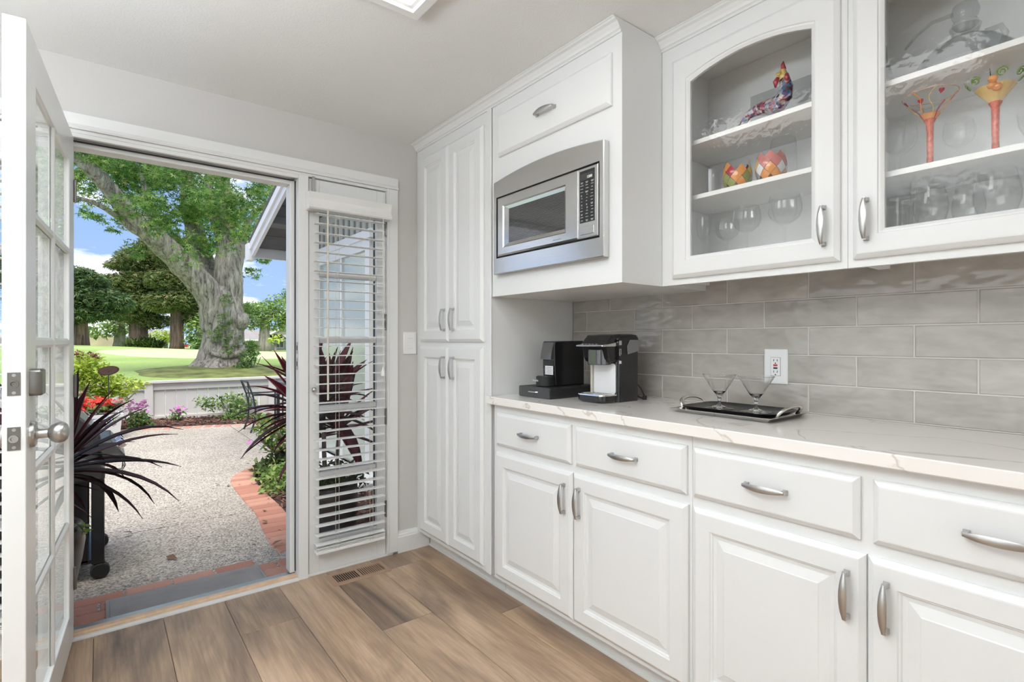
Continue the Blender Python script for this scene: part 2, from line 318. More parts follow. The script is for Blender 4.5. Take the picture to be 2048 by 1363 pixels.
class B:
    """collects shapes, then becomes ONE mesh object"""
    def __init__(s): s.v = []; s.f = []; s.mi = []; s.mats = []; s.cur = 0
    def use(s, mat):
        if mat not in s.mats: s.mats.append(mat)
        s.cur = s.mats.index(mat); return s
    def add(s, vs, fs):
        b = len(s.v); s.v += [tuple(q) for q in vs]; s.f += [tuple(i + b for i in f) for f in fs]; s.mi += [s.cur] * len(fs); return s
    def box(s, x0, x1, y0, y1, z0, z1):
        x0, x1 = min(x0, x1), max(x0, x1); y0, y1 = min(y0, y1), max(y0, y1); z0, z1 = min(z0, z1), max(z0, z1)
        vs = [(x0, y0, z0), (x1, y0, z0), (x1, y1, z0), (x0, y1, z0), (x0, y0, z1), (x1, y0, z1), (x1, y1, z1), (x0, y1, z1)]
        return s.add(vs, [(0, 3, 2, 1), (4, 5, 6, 7), (0, 1, 5, 4), (1, 2, 6, 5), (2, 3, 7, 6), (3, 0, 4, 7)])
    def loops(s, loops, cap0=True, cap1=True, close=False):
        n = len(loops[0]); vs = [p for l in loops for p in l]; fs = []
        m = len(loops)
        for i in range(m if close else m - 1):
            a, b = i * n, ((i + 1) % m) * n
            for j in range(n): fs.append((a + j, a + (j + 1) % n, b + (j + 1) % n, b + j))
        if cap0 and not close: fs.append(tuple(range(n - 1, -1, -1)))
        if cap1 and not close: fs.append(tuple((m - 1) * n + j for j in range(n)))
        return s.add(vs, fs)
    def lathe(s, prof, c=(0, 0, 0), seg=24, cap0=True, cap1=True, close=False):
        ls = [[(c[0] + r * math.cos(2 * PI * j / seg), c[1] + r * math.sin(2 * PI * j / seg), c[2] + z) for j in range(seg)] for r, z in prof]
        return s.loops(ls, cap0, cap1, close)
    def tube(s, pts, rad, seg=10, flat=None, caps=True, wob=0, up=None):
        pts = [Vector(p) for p in pts]; n = len(pts)
        rad = [rad] * n if not hasattr(rad, '__len__') else rad
        ls = []; prev = None
        for i, p in enumerate(pts):
            t = (pts[min(i + 1, n - 1)] - pts[max(i - 1, 0)]).normalized()
            if prev is None:
                ref = Vector(up) if up else (Vector((0, 0, 1)) if abs(t.z) < .9 else Vector((1, 0, 0)))
                a = (ref - t * ref.dot(t)).normalized()
            else: a = (prev - t * prev.dot(t)).normalized()
            prev = a; b = t.cross(a)
            r = rad[i]; rb = r * (flat if flat else 1)
            l = []
            for j in range(seg):
                an = 2 * PI * j / seg; k = 1
                if wob:
                    q = p + (a * math.cos(an) + b * math.sin(an)) * r
                    k = 1 + wob * (noise.noise(Vector((q.x * 1.3 / r * .35, q.y * 1.3 / r * .35, q.z * .5))) + .6 * noise.noise(q * (2.2 / max(r, .1))))
                l.append(tuple(p + a * math.cos(an) * r * k + b * math.sin(an) * rb * k))
            ls.append(l)
        return s.loops(ls, caps, caps)
    def prism_y(s, prof, y0, y1):   # prof (x,z)
        return s.loops([[(x, y0, z) for x, z in prof], [(x, y1, z) for x, z in prof]])
    def prism_x(s, prof, x0, x1):   # prof (y,z)
        return s.loops([[(x0, y, z) for y, z in prof], [(x1, y, z) for y, z in prof]])
    def prism_z(s, prof, z0, z1):   # prof (x,y)
        return s.loops([[(x, y, z0) for x, y in prof], [(x, y, z1) for x, y in prof]])
    def build(s, name, mat=None, parent=None, smooth=False, bevel=0, local=False, bseg=2, autosmooth=None, org=None, fixn=True):
        me = bpy.data.meshes.new(name)
        off = Vector((0, 0, 0))
        if not local:
            if parent is not None: off = ORG.get(parent) or Vector((0, 0, 0))
            elif org is not None: off = Vector(org)
        me.from_pydata([(x - off.x, y - off.y, z - off.z) for x, y, z in s.v], [], s.f)
        for mm in (s.mats or [mat]): me.materials.append(mm)
        if s.mats: me.polygons.foreach_set('material_index', s.mi)
        if fixn: bm = bmesh.new(); bm.from_mesh(me); bmesh.ops.recalc_face_normals(bm, faces=bm.faces); bm.to_mesh(me); bm.free()
        if smooth:
            me.polygons.foreach_set('use_smooth', [True] * len(me.polygons))
            if autosmooth: me.set_sharp_from_angle(angle=math.radians(autosmooth))
        o = bpy.data.objects.new(name, me); link(o, parent)
        if parent is None and org is not None: o.location = org
        ORG[o] = off
        if bevel:
            md = o.modifiers.new('edge', 'BEVEL'); md.width = bevel; md.segments = bseg; md.limit_method = 'ANGLE'; md.angle_limit = math.radians(40)
        me.update()
        return o
def mk(name, mat, parent, *boxes, bevel=0, kind=None):
    b = B()
    for q in boxes: b.box(*q)
    o = b.build(name, mat, parent, bevel=bevel)
    if kind: o['kind'] = kind
    return o
def rrect(cx, cy, hx, hy, r, k=5):
    pts = []
    for (sx, sy, a0) in ((1, 1, 0), (-1, 1, PI / 2), (-1, -1, PI), (1, -1, 1.5 * PI)):
        for i in range(k + 1):
            a = a0 + PI / 2 * i / k
            pts.append((cx + sx * (hx - r) + r * math.cos(a), cy + sy * (hy - r) + r * math.sin(a)))
    return pts
def text_mesh(s, size, mat, name, parent, origin, facing='-x', extrude=.0004):
    cu = bpy.data.curves.new(name, 'FONT'); cu.body = s; cu.size = size; cu.extrude = extrude; cu.align_x = 'CENTER'; cu.align_y = 'CENTER'
    to = bpy.data.objects.new(name, cu); COL.objects.link(to)
    bpy.context.view_layer.update()
    me = bpy.data.meshes.new_from_object(to.evaluated_get(bpy.context.evaluated_depsgraph_get()))
    bpy.data.objects.remove(to); bpy.data.curves.remove(cu)
    R = Matrix(((0, 0, -1), (-1, 0, 0), (0, 1, 0))) if facing == '-x' else Matrix(((1, 0, 0), (0, 0, -1), (0, 1, 0)))
    off = ORG.get(parent) or Vector((0, 0, 0))
    me.transform(Matrix.Translation(Vector(origin) - off) @ R.to_4x4())
    me.materials.clear(); me.materials.append(mat); me.name = name
    o = bpy.data.objects.new(name, me); link(o, parent); ORG[o] = off
    return o
def leaf_cloud(name, mat, parent, pos, size, shape='oval', updir=.3, n_seed=1, droop=None, kind='stuff'):
    """many leaves as one mesh; pos (n,3) world points"""
    rng = np.random.default_rng(n_seed); n = len(pos)
    if shape == 'star':
        base = []
        for k in range(5):
            a = math.radians(-100 + 50 * k) ; w = .32
            base += [(.12 * math.cos(a - w * 2.4), .12 * math.sin(a - w * 2.4), 0), (.62 * math.cos(a) * (1 if k == 2 else .9), .62 * math.sin(a) * (1 if k == 2 else .9), -.06), (.12 * math.cos(a + w * 2.4), .12 * math.sin(a + w * 2.4), 0)]
        faces = [(3 * k, 3 * k + 1, 3 * k + 2) for k in range(5)] + [(0, 3, 6, 9, 12)[:3], (6, 9, 12), (0, 6, 12)]
        faces = [(3 * k, 3 * k + 1, 3 * k + 2) for k in range(5)] + [(2, 5, 8), (2, 8, 11), (2, 11, 12)]
    elif shape == 'spray':
        base = []; faces = []
        for k, a in enumerate((-.5, 0, .5)):
            c, s_ = math.cos(a), math.sin(a)
            q = [(0, 0, 0), (.5, -.09, .0), (1, 0, -.16), (.5, .09, .0)]
            base += [(x * c - y * s_, x * s_ + y * c, z) for x, y, z in q]
            b = 4 * k; faces += [(b, b + 1, b + 2), (b, b + 2, b + 3)]
    elif shape == 'chip':
        base = [(-.5, -.16, 0), (.5, -.12, 0), (.45, .14, .0), (-.45, .16, 0), (-.4, -.08, .09), (.42, -.06, .07), (.4, .08, .08), (-.4, .08, .07)]
        faces = [(4, 5, 6), (4, 6, 7), (0, 1, 5), (0, 5, 4), (1, 2, 6), (1, 6, 5), (2, 3, 7), (2, 7, 6), (3, 0, 4), (3, 4, 7)]
    elif shape == 'flower':
        base = []; faces = []
        for k in range(5):
            a = 2 * PI * k / 5
            base += [(0, 0, 0), (.5 * math.cos(a - .5), .5 * math.sin(a - .5), .12), (.5 * math.cos(a + .5), .5 * math.sin(a + .5), .12)]; faces.append((3 * k, 3 * k + 1, 3 * k + 2))
    else:
        base = [(0, 0, 0), (.45, -.24, .05), (1, 0, -.08), (.45, .24, .05)]; faces = [(0, 1, 2), (0, 2, 3)]
        if shape == 'long': base = [(0, 0, 0), (.45, -.1, .05), (1, 0, -.2), (.45, .1, .05)]
    base = np.array(base, float); faces = np.array(faces, int); k = len(base)
    yaw = rng.uniform(0, 2 * PI, n); pit = rng.normal(0, updir, n) ; rol = rng.normal(0, updir, n)
    if droop is not None: pit = pit + droop
    cy, sy, cp, sp, cr_, sr = np.cos(yaw), np.sin(yaw), np.cos(pit), np.sin(pit), np.cos(rol), np.sin(rol)
    R = np.empty((n, 3, 3))
    R[:, 0, 0] = cy * cp; R[:, 0, 1] = cy * sp * sr - sy * cr_; R[:, 0, 2] = cy * sp * cr_ + sy * sr
    R[:, 1, 0] = sy * cp; R[:, 1, 1] = sy * sp * sr + cy * cr_; R[:, 1, 2] = sy * sp * cr_ - cy * sr
    R[:, 2, 0] = -sp; R[:, 2, 1] = cp * sr; R[:, 2, 2] = cp * cr_
    sz = rng.uniform(.65, 1.25, n) * size
    V = np.einsum('nij,kj->nki', R, base) * sz[:, None, None] + np.asarray(pos)[:, None, :]
    off = ORG.get(parent) if parent is not None else None
    if off is not None: V = V - np.array(off)
    F = (faces[None] + (np.arange(n) * k)[:, None, None]).reshape(-1, 3)
    me = bpy.data.meshes.new(name)
    me.vertices.add(n * k); me.vertices.foreach_set('co', V.reshape(-1))
    me.loops.add(F.size); me.loops.foreach_set('vertex_index', F.reshape(-1).astype(np.int32))
    me.polygons.add(len(F)); me.polygons.foreach_set('loop_start', np.arange(0, F.size, 3, dtype=np.int32)); me.polygons.foreach_set('loop_total', np.full(len(F), 3, np.int32))
    me.update(); me.validate(); me.materials.append(mat)
    o = bpy.data.objects.new(name, me); link(o, parent)
    ORG[o] = off if off is not None else Vector((0, 0, 0))
    if kind: o['kind'] = kind
    return o
def ball_points(c, r, n, rng=RNG, shell=.55):
    d = rng.normal(size=(n, 3)); d /= np.linalg.norm(d, axis=1)[:, None]
    q = rng.uniform(shell ** 3, 1, n) ** (1 / 3)
    return np.array(c) + d * q[:, None] * np.array(r)
def view_point(u, v, y):
    """world point at depth y for a direction measured on the photo (surveying the far trees)"""
    t = u - 1024; dx = FPX * math.sin(TH) + t * math.cos(TH); dy = FPX * math.cos(TH) - t * math.sin(TH)
    return Vector((dx / dy * y, y, EYE + (681.5 - v) / dy * y))

# ------------------------------------------------------------------ room shell
YW, XW, XF, XD, CZ = 2.748, 1.989, 1.4506, 1.43, 2.338
XL, YR = -2.3, -3.6                                   # far side walls of the room, behind and beside the camera
floor = mk('floor', DARK, None, (XL, 1.99, YR, 2.75, -.12, -.012), kind='structure')
colx = [-2.382 + .236 * i for i in range(17)]
joints = {13: [1.30], 14: [2.047, .62], 15: [2.57, 1.05], 16: [1.854, .35], 12: [2.37, .9], 11: [.75], 10: [1.5], 9: [2.2]}
for i, x0 in enumerate(colx):
    js = joints.get(i, [2.75 - ((i * .47) % 1.2)])
    js = sorted(set(js)); ys = [YR]
    y = js[0]
    back = []
    while y > YR + .1: back.append(y); y -= 1.22
    ys = [YR] + sorted(back) + [j for j in js if j > js[0] + .05] + [YW]
    for a, b_ in zip(ys[:-1], ys[1:]):
        if b_ - a < .03: continue
        x1 = min(x0 + .236, 1.53); xa = max(x0, XL)
        if x1 - xa < .02 or b_ < -1.6: continue
        g = .0008; c = .0018
        q = B(); q.loops([[(xa + g, a + g, -.012), (x1 - g, a + g, -.012), (x1 - g, b_ - g, -.012), (xa + g, b_ - g, -.012)],
                          [(xa + g, a + g, -.0012), (x1 - g, a + g, -.0012), (x1 - g, b_ - g, -.0012), (xa + g, b_ - g, -.0012)],
                          [(xa + g + c, a + g + c, 0), (x1 - g - c, a + g + c, 0), (x1 - g - c, b_ - g - c, 0), (xa + g + c, b_ - g - c, 0)]], cap0=False)
        q.build('plank', PLANK, floor)
mk('plank', PLANK, floor, (XL, 1.53, YR, -1.6, -.012, -.001))
mk('ceiling', CEIL, None, (XL, 2.1, YR, 2.87, CZ, CZ + .1), kind='structure')
mk('wall_back', WALL, None, (XL, -.61, YW, 2.87, -.1, CZ), (-.61, 1.275, YW, 2.87, 2.05, CZ), (1.275, 2.1, YW, 2.87, -.1, CZ), kind='structure')
wr = mk('wall_right', GROUT, None, (XW, 2.1, -3.6, YW, -.1, CZ), kind='structure')
mk('wall_left', WALL, None, (XL - .1, XL, YR, YW, -.1, CZ), kind='structure')
mk('wall_rear', WALL, None, (XL, XW, YR - .1, YR, -.1, CZ), kind='structure')
mk('grout_bed', GROUT, wr, (XW - .0048, XW, -1.2, 2.0, .944, 1.55))
# backsplash tiles, each a piece of the right wall
def tile(y0, y1, z0, z1):
    g = .0016; c = .0028; xb, xf = XW, XW - .007
    q = B(); rings = []
    for x, i in ((xb, 0), (xf + .0025, 0), (xf, c)):
        rings.append([(x, y1 - g - i, z0 + g + i), (x, y0 + g + i, z0 + g + i), (x, y0 + g + i, z1 - g - i), (x, y1 - g - i, z1 - g - i)])
    cyz = Vector((xb, (y0 + y1) / 2, (z0 + z1) / 2))
    q.loops(rings, cap0=False)
    o = q.build('tile', TILE, None, org=cyz); o.parent = wr; return o
zrow = [.945, 1.0465, 1.1487, 1.2495, 1.3495, 1.4495, 1.54]
TP = .3087
for r in range(6):
    y = .512 if r % 2 == 0 else .361
    edges = [y + TP * k for k in range(-5, 7)]
    edges = [e for e in edges if e < 1.97] + [2.0]
    for a, b_ in zip(edges[:-1], edges[1:]):
        if r == 5 and b_ > 1.221: continue
        tile(a, b_, zrow[r], zrow[r + 1])
# casing, jambs, baseboard
head = B(); head.prism_x([(YW, 2.05), (2.727, 2.05), (2.724, 2.058), (2.727, 2.064), (2.731, 2.07), (2.731, 2.112), (YW, 2.112)], -.668, 1.323)
head.build('trim_1', TRIM, None)['kind'] = 'structure'
mk('trim_2', TRIM, None, (1.262, 1.323, 2.731, YW, .012, 2.05), (1.257, 1.268, 2.727, 2.74, .012, 2.05), bevel=.003, kind='structure')
mk('trim_3', TRIM, None, (-.668, -.60, 2.731, YW, .0, 2.05), bevel=.003, kind='structure')
bb = B(); bb.prism_x([(YW, 0), (2.733, 0), (2.733, .088), (2.736, .094), (2.736, .10), (2.74, .106), (2.742, .118), (YW, .12)], 1.323, 1.5255)
bb.build('baseboard_back', TRIM, None)['kind'] = 'structure'
# door frame: head jamb, side posts with stops, strike plates
jf = B()
jf.box(-.61, 1.275, 2.738, 2.87, 2.035, 2.05)
jf.box(.783, .831, 2.733, 2.87, -.012, 2.035)          # post between door and sidelite
jf.box(-.155, -.107, 2.733, 2.87, -.012, 2.035)
jf.box(-.107, .783, 2.738, 2.758, 2.018, 2.035)
fr = jf.build('trim_4', TRIM, None, bevel=.002); fr['kind'] = 'structure'
mk('door_stop', TRIM, fr, (.757, .783, 2.795, 2.868, .02, 2.018), (-.107, .757, 2.795, 2.868, 1.995, 2.035), (-.107, -.088, 2.795, 2.868, .02, 1.995), bevel=.004)
mk('weatherstrip', GASKET, fr, (.779, .783, 2.786, 2.7945, .03, 2.014), (-.10, .774, 2.786, 2.7945, 2.014, 2.018))
for z in (1.165, 1.085): mk('strike_plate', NICKEL, fr, (.7812, .7832, 2.745, 2.772, z - .03, z + .03)); mk('strike_hole', DARK, fr, (.7806, .7815, 2.752, 2.764, z - .012, z + .012))
th = mk('trim_5', ALU, None, (-.107, .783, 2.803, 2.846, -.09, .012), bevel=.004, kind='structure')
mk('gasket_strip', GASKET, th, (-.107, .783, 2.788, 2.803, -.01, .014))
mk('wood_strip', WOODSILL, th, (-.107, .783, 2.752, 2.788, -.01, .022), bevel=.004)
mk('sill_nosing', TRIM, th, (-.107, .783, 2.728, 2.752, -.01, .010), bevel=.003)
# ------------------------------------------------------------------ sidelite windows with blinds
def sidelite(name, x0, x1, full):
    wi = thing(name, kind='structure', loc=((x0 + x1) / 2, 2.79, 0))
    mk('window_jamb', TRIM, wi, (x0, x1 + .02, 2.742, 2.80, -.012, .0115), (x1 - .018, x1 + .02, 2.74, 2.86, .0, 2.035), (x0 - .002, x0 + .004, 2.76, 2.86, 0, 2.035), (x0, x1, 2.80, 2.86, -.01, .012))
    a, b_ = x0 + .058, x1 - .072; y0, y1 = 2.748, 2.79; z0, z1 = .178, 1.886
    mk('sash', TRIM, wi, (x0 + .006, a, y0, y1, .012, 2.03), (b_, x1 - .020, y0, y1, .012, 2.03), (a, b_, y0, y1, .012, z0), (a, b_, y0, y1, z1, 2.03), bevel=.002)
    zs = [z0, .507, .85, 1.204, 1.547, z1]
    for k in range(5):
        mk('pane', PANE, wi, (a - .004, b_ + .004, 2.768, 2.771, zs[k], zs[k + 1]))
        if k: mk('muntin', TRIM, wi, (a, b_, 2.752, 2.788, zs[k] - .015, zs[k] + .015), bevel=.006)
    mk('glazing_gasket', GASKET, wi, (b_ - .004, b_ + .001, 2.776, 2.79, z0, z1))
    if full:
        for z in (1.83, 1.305, .78, .265): 
            h = B(); h.box(x1 - .026, x1 - .012, 2.744, 2.748, z - .043, z + .043); h.tube([(x1 - .019, 2.742, z - .045), (x1 - .019, 2.742, z + .045)], .0055, 10); h.build('hinge', NICKELD, wi)
        k = B(); k.tube([(x0 + .026, 2.748, .952), (x0 + .026, 2.736, .952)], .007, 12); k.lathe([(.001, -.012), (.009, -.010), (.0125, 0), (.009, .010), (.001, .012)], (x0 + .026, 2.728, .952), 14); k.build('window_knob', NICKEL, wi, smooth=True)
        c = B(); c.box(x0 + .018, x0 + .034, 2.738, 2.748, 1.965, 2.04); c.tube([(x0 + .026, 2.738, 1.968), (x0 + .026, 2.728, 1.968)], .009, 10); c.build('latch', NICKEL, wi)
    return wi
def blind(x0, x1, label, cat_group, loc):
    bl = thing('window_blind', label, 'blind', loc, group=cat_group)
    va = B(); va.prism_x([(2.742, 1.862), (2.675, 1.862), (2.668, 1.868), (2.680, 1.895), (2.680, 1.915), (2.668, 1.945), (2.742, 1.945)], x0 - .042, x1 + .032); va.build('valance', SLAT, bl)
    n = 36; zb = .165; zt = 1.845
    for i in range(n):
        z = zb + (zt - zb) * i / (n - 1); s_ = B()
        ls = []
        for x in (x0, x1): ls.append([(x, 2.736, z + .0), (x, 2.711, z + .0025), (x, 2.686, z), (x, 2.686, z - .0025), (x, 2.711, z), (x, 2.736, z - .0025)])
        s_.loops(ls); s_.build('slat', SLAT, bl)
    mk('bottom_rail', SLAT, bl, (x0, x1, 2.687, 2.735, .118, .136), bevel=.003)
    mk('bottom_slat', SLAT, bl, (x0, x1, 2.686, 2.736, .1395, .1425), (x0, x1, 2.686, 2.736, .147, .15))
    for fx in (.28, .78):
        x = x0 + (x1 - x0) * fx
        for dx in (-.009, .009):
            c = B(); c.tube([(x + dx, 2.684, 1.87), (x + dx, 2.684, .13)], .0009, 5); c.build('ladder_cord', CORD, bl)
    c = B(); c.tube([(x0 + .052, 2.676, 1.862), (x0 + .052, 2.674, .90)], .005, 8); c.build('tilt_wand', CORD, bl)
    c = B(); c.tube([(x1 - .02, 2.672, 1.862), (x1 - .02, 2.672, 1.06)], .0012, 5); c.build('lift_cord', SLAT, bl)
    c = B(); c.lathe([(.002, 1.062), (.006, 1.045), (.012, 1.02), (.011, 1.01), (.001, 1.008)], (x1 - .02, 2.672, 0), 12); c.build('tassel', SLAT, bl)
    return bl
sidelite('window_1', .831, 1.275, True); blind(.857, 1.226, 'white slatted blind hanging over the narrow window beside the wall switch', None, (1.04, 2.71, 1.9))
sidelite('window_2', -.60, -.155, False); blind(-.565, -.19, 'white slatted blind on the window behind the open glass door', None, (-.378, 2.71, 1.9))
# ------------------------------------------------------------------ open french door
dr = thing('door_1', kind='structure', loc=(-.085, 2.735, 0), rotz=math.atan2(-.931, -.063))
DW, T = .933, .0455
xs = [.118, .4515, .4815, DW - .13]; zr = [.148, .497, .846, 1.195, 1.544, 1.893]
f = B()
f.box(0, .118, -T, 0, .012, 2.015); f.box(DW - .13, DW, -T, 0, .012, 2.015)
f.box(.118, DW - .13, -T, 0, .012, zr[0]); f.box(.118, DW - .13, -T, 0, zr[-1], 2.015)
f.build('door_frame', DOORP, dr, local=True, bevel=.0025)
mu = B()
GY = -.0085
def munt(b, x0, x1, z0, z1):
    """bar on both sides of the glass: a slim moulded strip inside, a deeper one outside"""
    if z1 - z0 > x1 - x0:
        c = (x0 + x1) / 2
        b.loops([[(x0, GY + .0006, z), (x0 + .001, GY + .002, z), (c - .007, -.001, z), (c + .007, -.001, z), (x1 - .001, GY + .002, z), (x1, GY + .0006, z)] for z in (z0, z1)])
        b.loops([[(x0, GY - .004, z), (x1, GY - .004, z), (x1 - .003, -.030, z), (c + .006, -T + .004, z), (c - .006, -T + .004, z), (x0 + .003, -.030, z)] for z in (z0, z1)])
    else:
        c = (z0 + z1) / 2
        b.loops([[(x, GY + .0006, z0), (x, GY + .002, z0 + .001), (x, -.001, c - .007), (x, -.001, c + .007), (x, GY + .002, z1 - .001), (x, GY + .0006, z1)] for x in (x0, x1)])
        b.loops([[(x, GY - .004, z0), (x, GY - .004, z1), (x, -.030, z1 - .003), (x, -T + .004, c + .006), (x, -T + .004, c - .006), (x, -.030, z0 + .003)] for x in (x0, x1)])
q = B(); munt(q, xs[1], xs[2], zr[0], zr[-1]); q.build('muntin', DOORP, dr, local=True)
for z in zr[1:-1]:
    for a, b_ in ((xs[0], xs[1]), (xs[2], xs[3])):
        q = B(); munt(q, a, b_, z - .015, z + .015); q.build('muntin', DOORP, dr, local=True)
for k in range(5):
    for a, b_ in ((xs[0], xs[1] + .015), (xs[2] - .015, xs[3])):
        q = B(); q.box(a - .004, b_ + .004 if b_ < .5 else b_ + .004, GY - .0035, GY, zr[k], zr[k + 1]); q.build('pane', PANE, dr, local=True)
KX = DW - .062
def local_lathe(prof, x, z, seg=24, sgn=1):
    b = B(); b.loops([[(x + r * math.cos(2 * PI * j / seg), sgn * y - (T if sgn < 0 else 0), z + r * math.sin(2 * PI * j / seg)) for j in range(seg)] for r, y in prof]); return b
for sg in (1, -1):
    kn = local_lathe([(.034, 0), (.034, .006), (.031, .010), (.016, .012), (.0125, .016), (.0125, .034), (.016, .037), (.022, .041), (.0275, .050), (.0285, .058), (.0265, .067), (.020, .074), (.010, .077), (.002, .0775)], KX, .955, 28, sg)
    kn.build('door_knob', NICKEL, dr, smooth=True, local=True, autosmooth=40)
db = B(); db.loops([[(x, y, z) for x, z in rrect(KX, 1.092, .0285, .0345, .008)] for y in (0, .022)] + [[(x, .026, z) for x, z in rrect(KX, 1.092, .0255, .0315, .008)]]); db.build('deadbolt', NICKELD, dr, local=True, smooth=True, autosmooth=40)
for z, big in ((1.092, 1), (.955, 0)):
    q = B(); q.use(NICKELD).box(DW - .0006, DW + .0012, -T / 2 - .0125, -T / 2 + .0125, z - .029, z + .029)
    o = q.build('latch_plate', NICKELD, dr, local=True)
    q = B(); ls = [[(DW + x, -T / 2 + r * math.cos(2 * PI * j / 20), z + r * math.sin(2 * PI * j / 20)) for j in range(20)] for x, r in ((.001, .0098), (.004 if big else .008, .0095), (.004 if big else .008, .006), (.0015, .005))]
    q.loops(ls); q.build('latch_bolt', NICKELD if big else NICKEL, dr, local=True, smooth=True, autosmooth=30)
    q = B()
    for dz in (-.022, .022): q.loops([[(DW + x, -T / 2 + .004 * math.cos(2 * PI * j / 10), z + dz + .004 * math.sin(2 * PI * j / 10)) for j in range(10)] for x in (.001, .0018)])
    q.build('screw', NICKEL, dr, local=True)
for z in (.25, 1.02, 1.8):
    q = B(); q.tube([(-.004, .004, z - .045), (-.004, .004, z + .045)], .006, 10); q.build('hinge', NICKELD, dr, local=True)

# ------------------------------------------------------------------ cabinets
DOOR_R = [(0, 0), (0, .009), (.003, .012), (.013, .0195), (.016, .020), (.060, .020), (.0625, .0165), (.066, .0155), (.069, .011), (.079, .0105), (.102, .0165), (.105, .018)]
DRAW_R = [(0, 0), (0, .009), (.003, .012), (.013, .0195), (.016, .020)]
def front(name, parent, y0, y1, z0, z1, xb, rings, mat=WHITE):
    b = B(); b.loops([[(xb - d, y1 - i, z0 + i), (xb - d, y0 + i, z0 + i), (xb - d, y0 + i, z1 - i), (xb - d, y1 - i, z1 - i)] for i, d in rings])
    return b.build(name, mat, parent)
def handle(parent, xf, yc, zc, axis, name='handle', half=.053):
    b = B(); n = 14; ls = []
    def P(a, o, w): return (xf - o, yc + (a if axis == 'y' else w), zc + (w if axis == 'y' else a))
    for k in range(n + 1):
        t = -1 + 2 * k / n; a = t * (half + .003); o = .021 + .009 * (1 - t * t); w_ = .0038 + .0055 * (1 - abs(t) ** 2.2); h = .0026
        ls.append([P(a, o + h * .3, -w_), P(a, o + h, -w_ * .5), P(a, o + h, w_ * .5), P(a, o + h * .3, w_), P(a, o - h, w_ * .7), P(a, o - h, -w_ * .7)])
    b.loops(ls)
    for sgn in (-1, 1):
        a = sgn * half
        b.loops([[P(a - s_, o, -s_), P(a + s_, o, -s_), P(a + s_, o, s_), P(a - s_, o, s_)] for o, s_ in ((0, .0062), (.003, .0062), (.006, .0045), (.022, .0045))])
    return b.build(name, NICKEL, parent, smooth=True, autosmooth=45)
# base units
for lab, y0, y1, ym, dd in (('white base cabinet under the coffee makers, beside the tall pantry', .94, 1.984, (.95, 1.452, 1.456, 1.956), ((.955, 1.440), (1.467, 1.952))),
                            ('white base cabinet under the silver tray, away from the pantry', -.02, .94, (.002, .462, .466, .931), ((.006, .452), (.479, .931)))):
    t = thing('base_cabinet', lab, 'cabinet', (1.7, (y0 + y1) / 2, 0), group='white base cabinets under the counter')
    mk('carcass', WHITE, t, (XF, 1.985, y0 + .0005, y1 - .0005, .10, .9075))
    mk('toe_kick', WHITE, t, (1.526, 1.985, y0 + .0005, y1 + (.012 if y1 > 1 else -.0005), 0, .10), (1.520, 1.526, y0 + .0005, y1 + (.012 if y1 > 1 else -.0005), .0, .012), bevel=.002)
    for k in range(2):
        d = front('door', t, ym[2 * k], ym[2 * k + 1], .120, .690, XF, DOOR_R)
        handle(d, XD, (ym[1] - .04) if k == 0 else (ym[2] + .037), .585, 'z')
        dw = front('drawer', t, dd[k][0], dd[k][1], .721, .873, XF, DRAW_R)
        handle(dw, XD, sum(dd[k]) / 2 - .003, .799, 'y')
# counter
ct = B()
ct.prism_y([(1.987, .908), (1.419, .908), (1.416, .911), (1.416, .940), (1.419, .943), (1.987, .943)], -.05, 2.0025)
ct = ct.build('countertop', QUARTZ, None); tag(ct, 'white veined quartz worktop running along the tiled wall', 'worktop')
# pantry
t = thing('pantry_cabinet', 'tall white four-door pantry cabinet in the room corner', 'cabinet', (1.7, 2.37, 0))
mk('carcass', WHITE, t, (XF, 1.985, 2.006, 2.745, .10, CZ - .002))
mk('side_panel', WHITE, t, (1.4415, XF, 2.002, 2.035, .10, 2.295), bevel=.003)
mk('toe_kick', WHITE, t, (1.526, 1.985, 2.000, 2.73, 0, .10), (1.520, 1.526, 2.0, 2.733, 0, .012), bevel=.002)
for (a, b_, z0, z1) in ((2.378, 2.685, 1.196, 2.235), (2.061, 2.375, 1.196, 2.235), (2.378, 2.685, .124, 1.171), (2.061, 2.375, .124, 1.171)):
    d = front('door', t, a, b_, z0, z1, XF, DOOR_R)
    handle(d, XD, a + .027 if a > 2.2 else b_ - .062, 1.312 if z0 > 1 else 1.061, 'z')
# microwave cabinet
t = thing('microwave_cabinet', 'white wall cabinet holding the built-in microwave', 'cabinet', (1.7, 1.61, 1.41))
mk('carcass', WHITE, t, (XF, 1.9815, 1.221, 2.0, 1.4076, 1.572), (XF, 1.9815, 1.221, 2.0, 1.856, CZ - .002), (XF, 1.9815, 1.221, 1.297, 1.572, 1.856), (XF, 1.9815, 1.934, 2.0, 1.572, 1.856))
d = front('drawer', t, 1.263, 1.941, 2.045, 2.235, XF, DRAW_R); handle(d, XD, 1.60, 2.137, 'y')
# crown mouldings
CRN = [(0, 2.292), (-.006, 2.292), (-.006, 2.300), (-.012, 2.303), (-.016, 2.312), (-.026, 2.324), (-.036, 2.328), (-.040, 2.332), (-.046, 2.334), (-.046, CZ - .001), (0, CZ - .001)]
b = B(); b.prism_y([(XF - .0005 + x, z) for x, z in CRN], 1.221, YW - .002); b.build('trim_6', WHITE, None)['kind'] = 'structure'
b = B(); b.prism_y([(1.6805 + x, z) for x, z in CRN], -.05, 1.2205); b.build('trim_7', WHITE, None)['kind'] = 'structure'
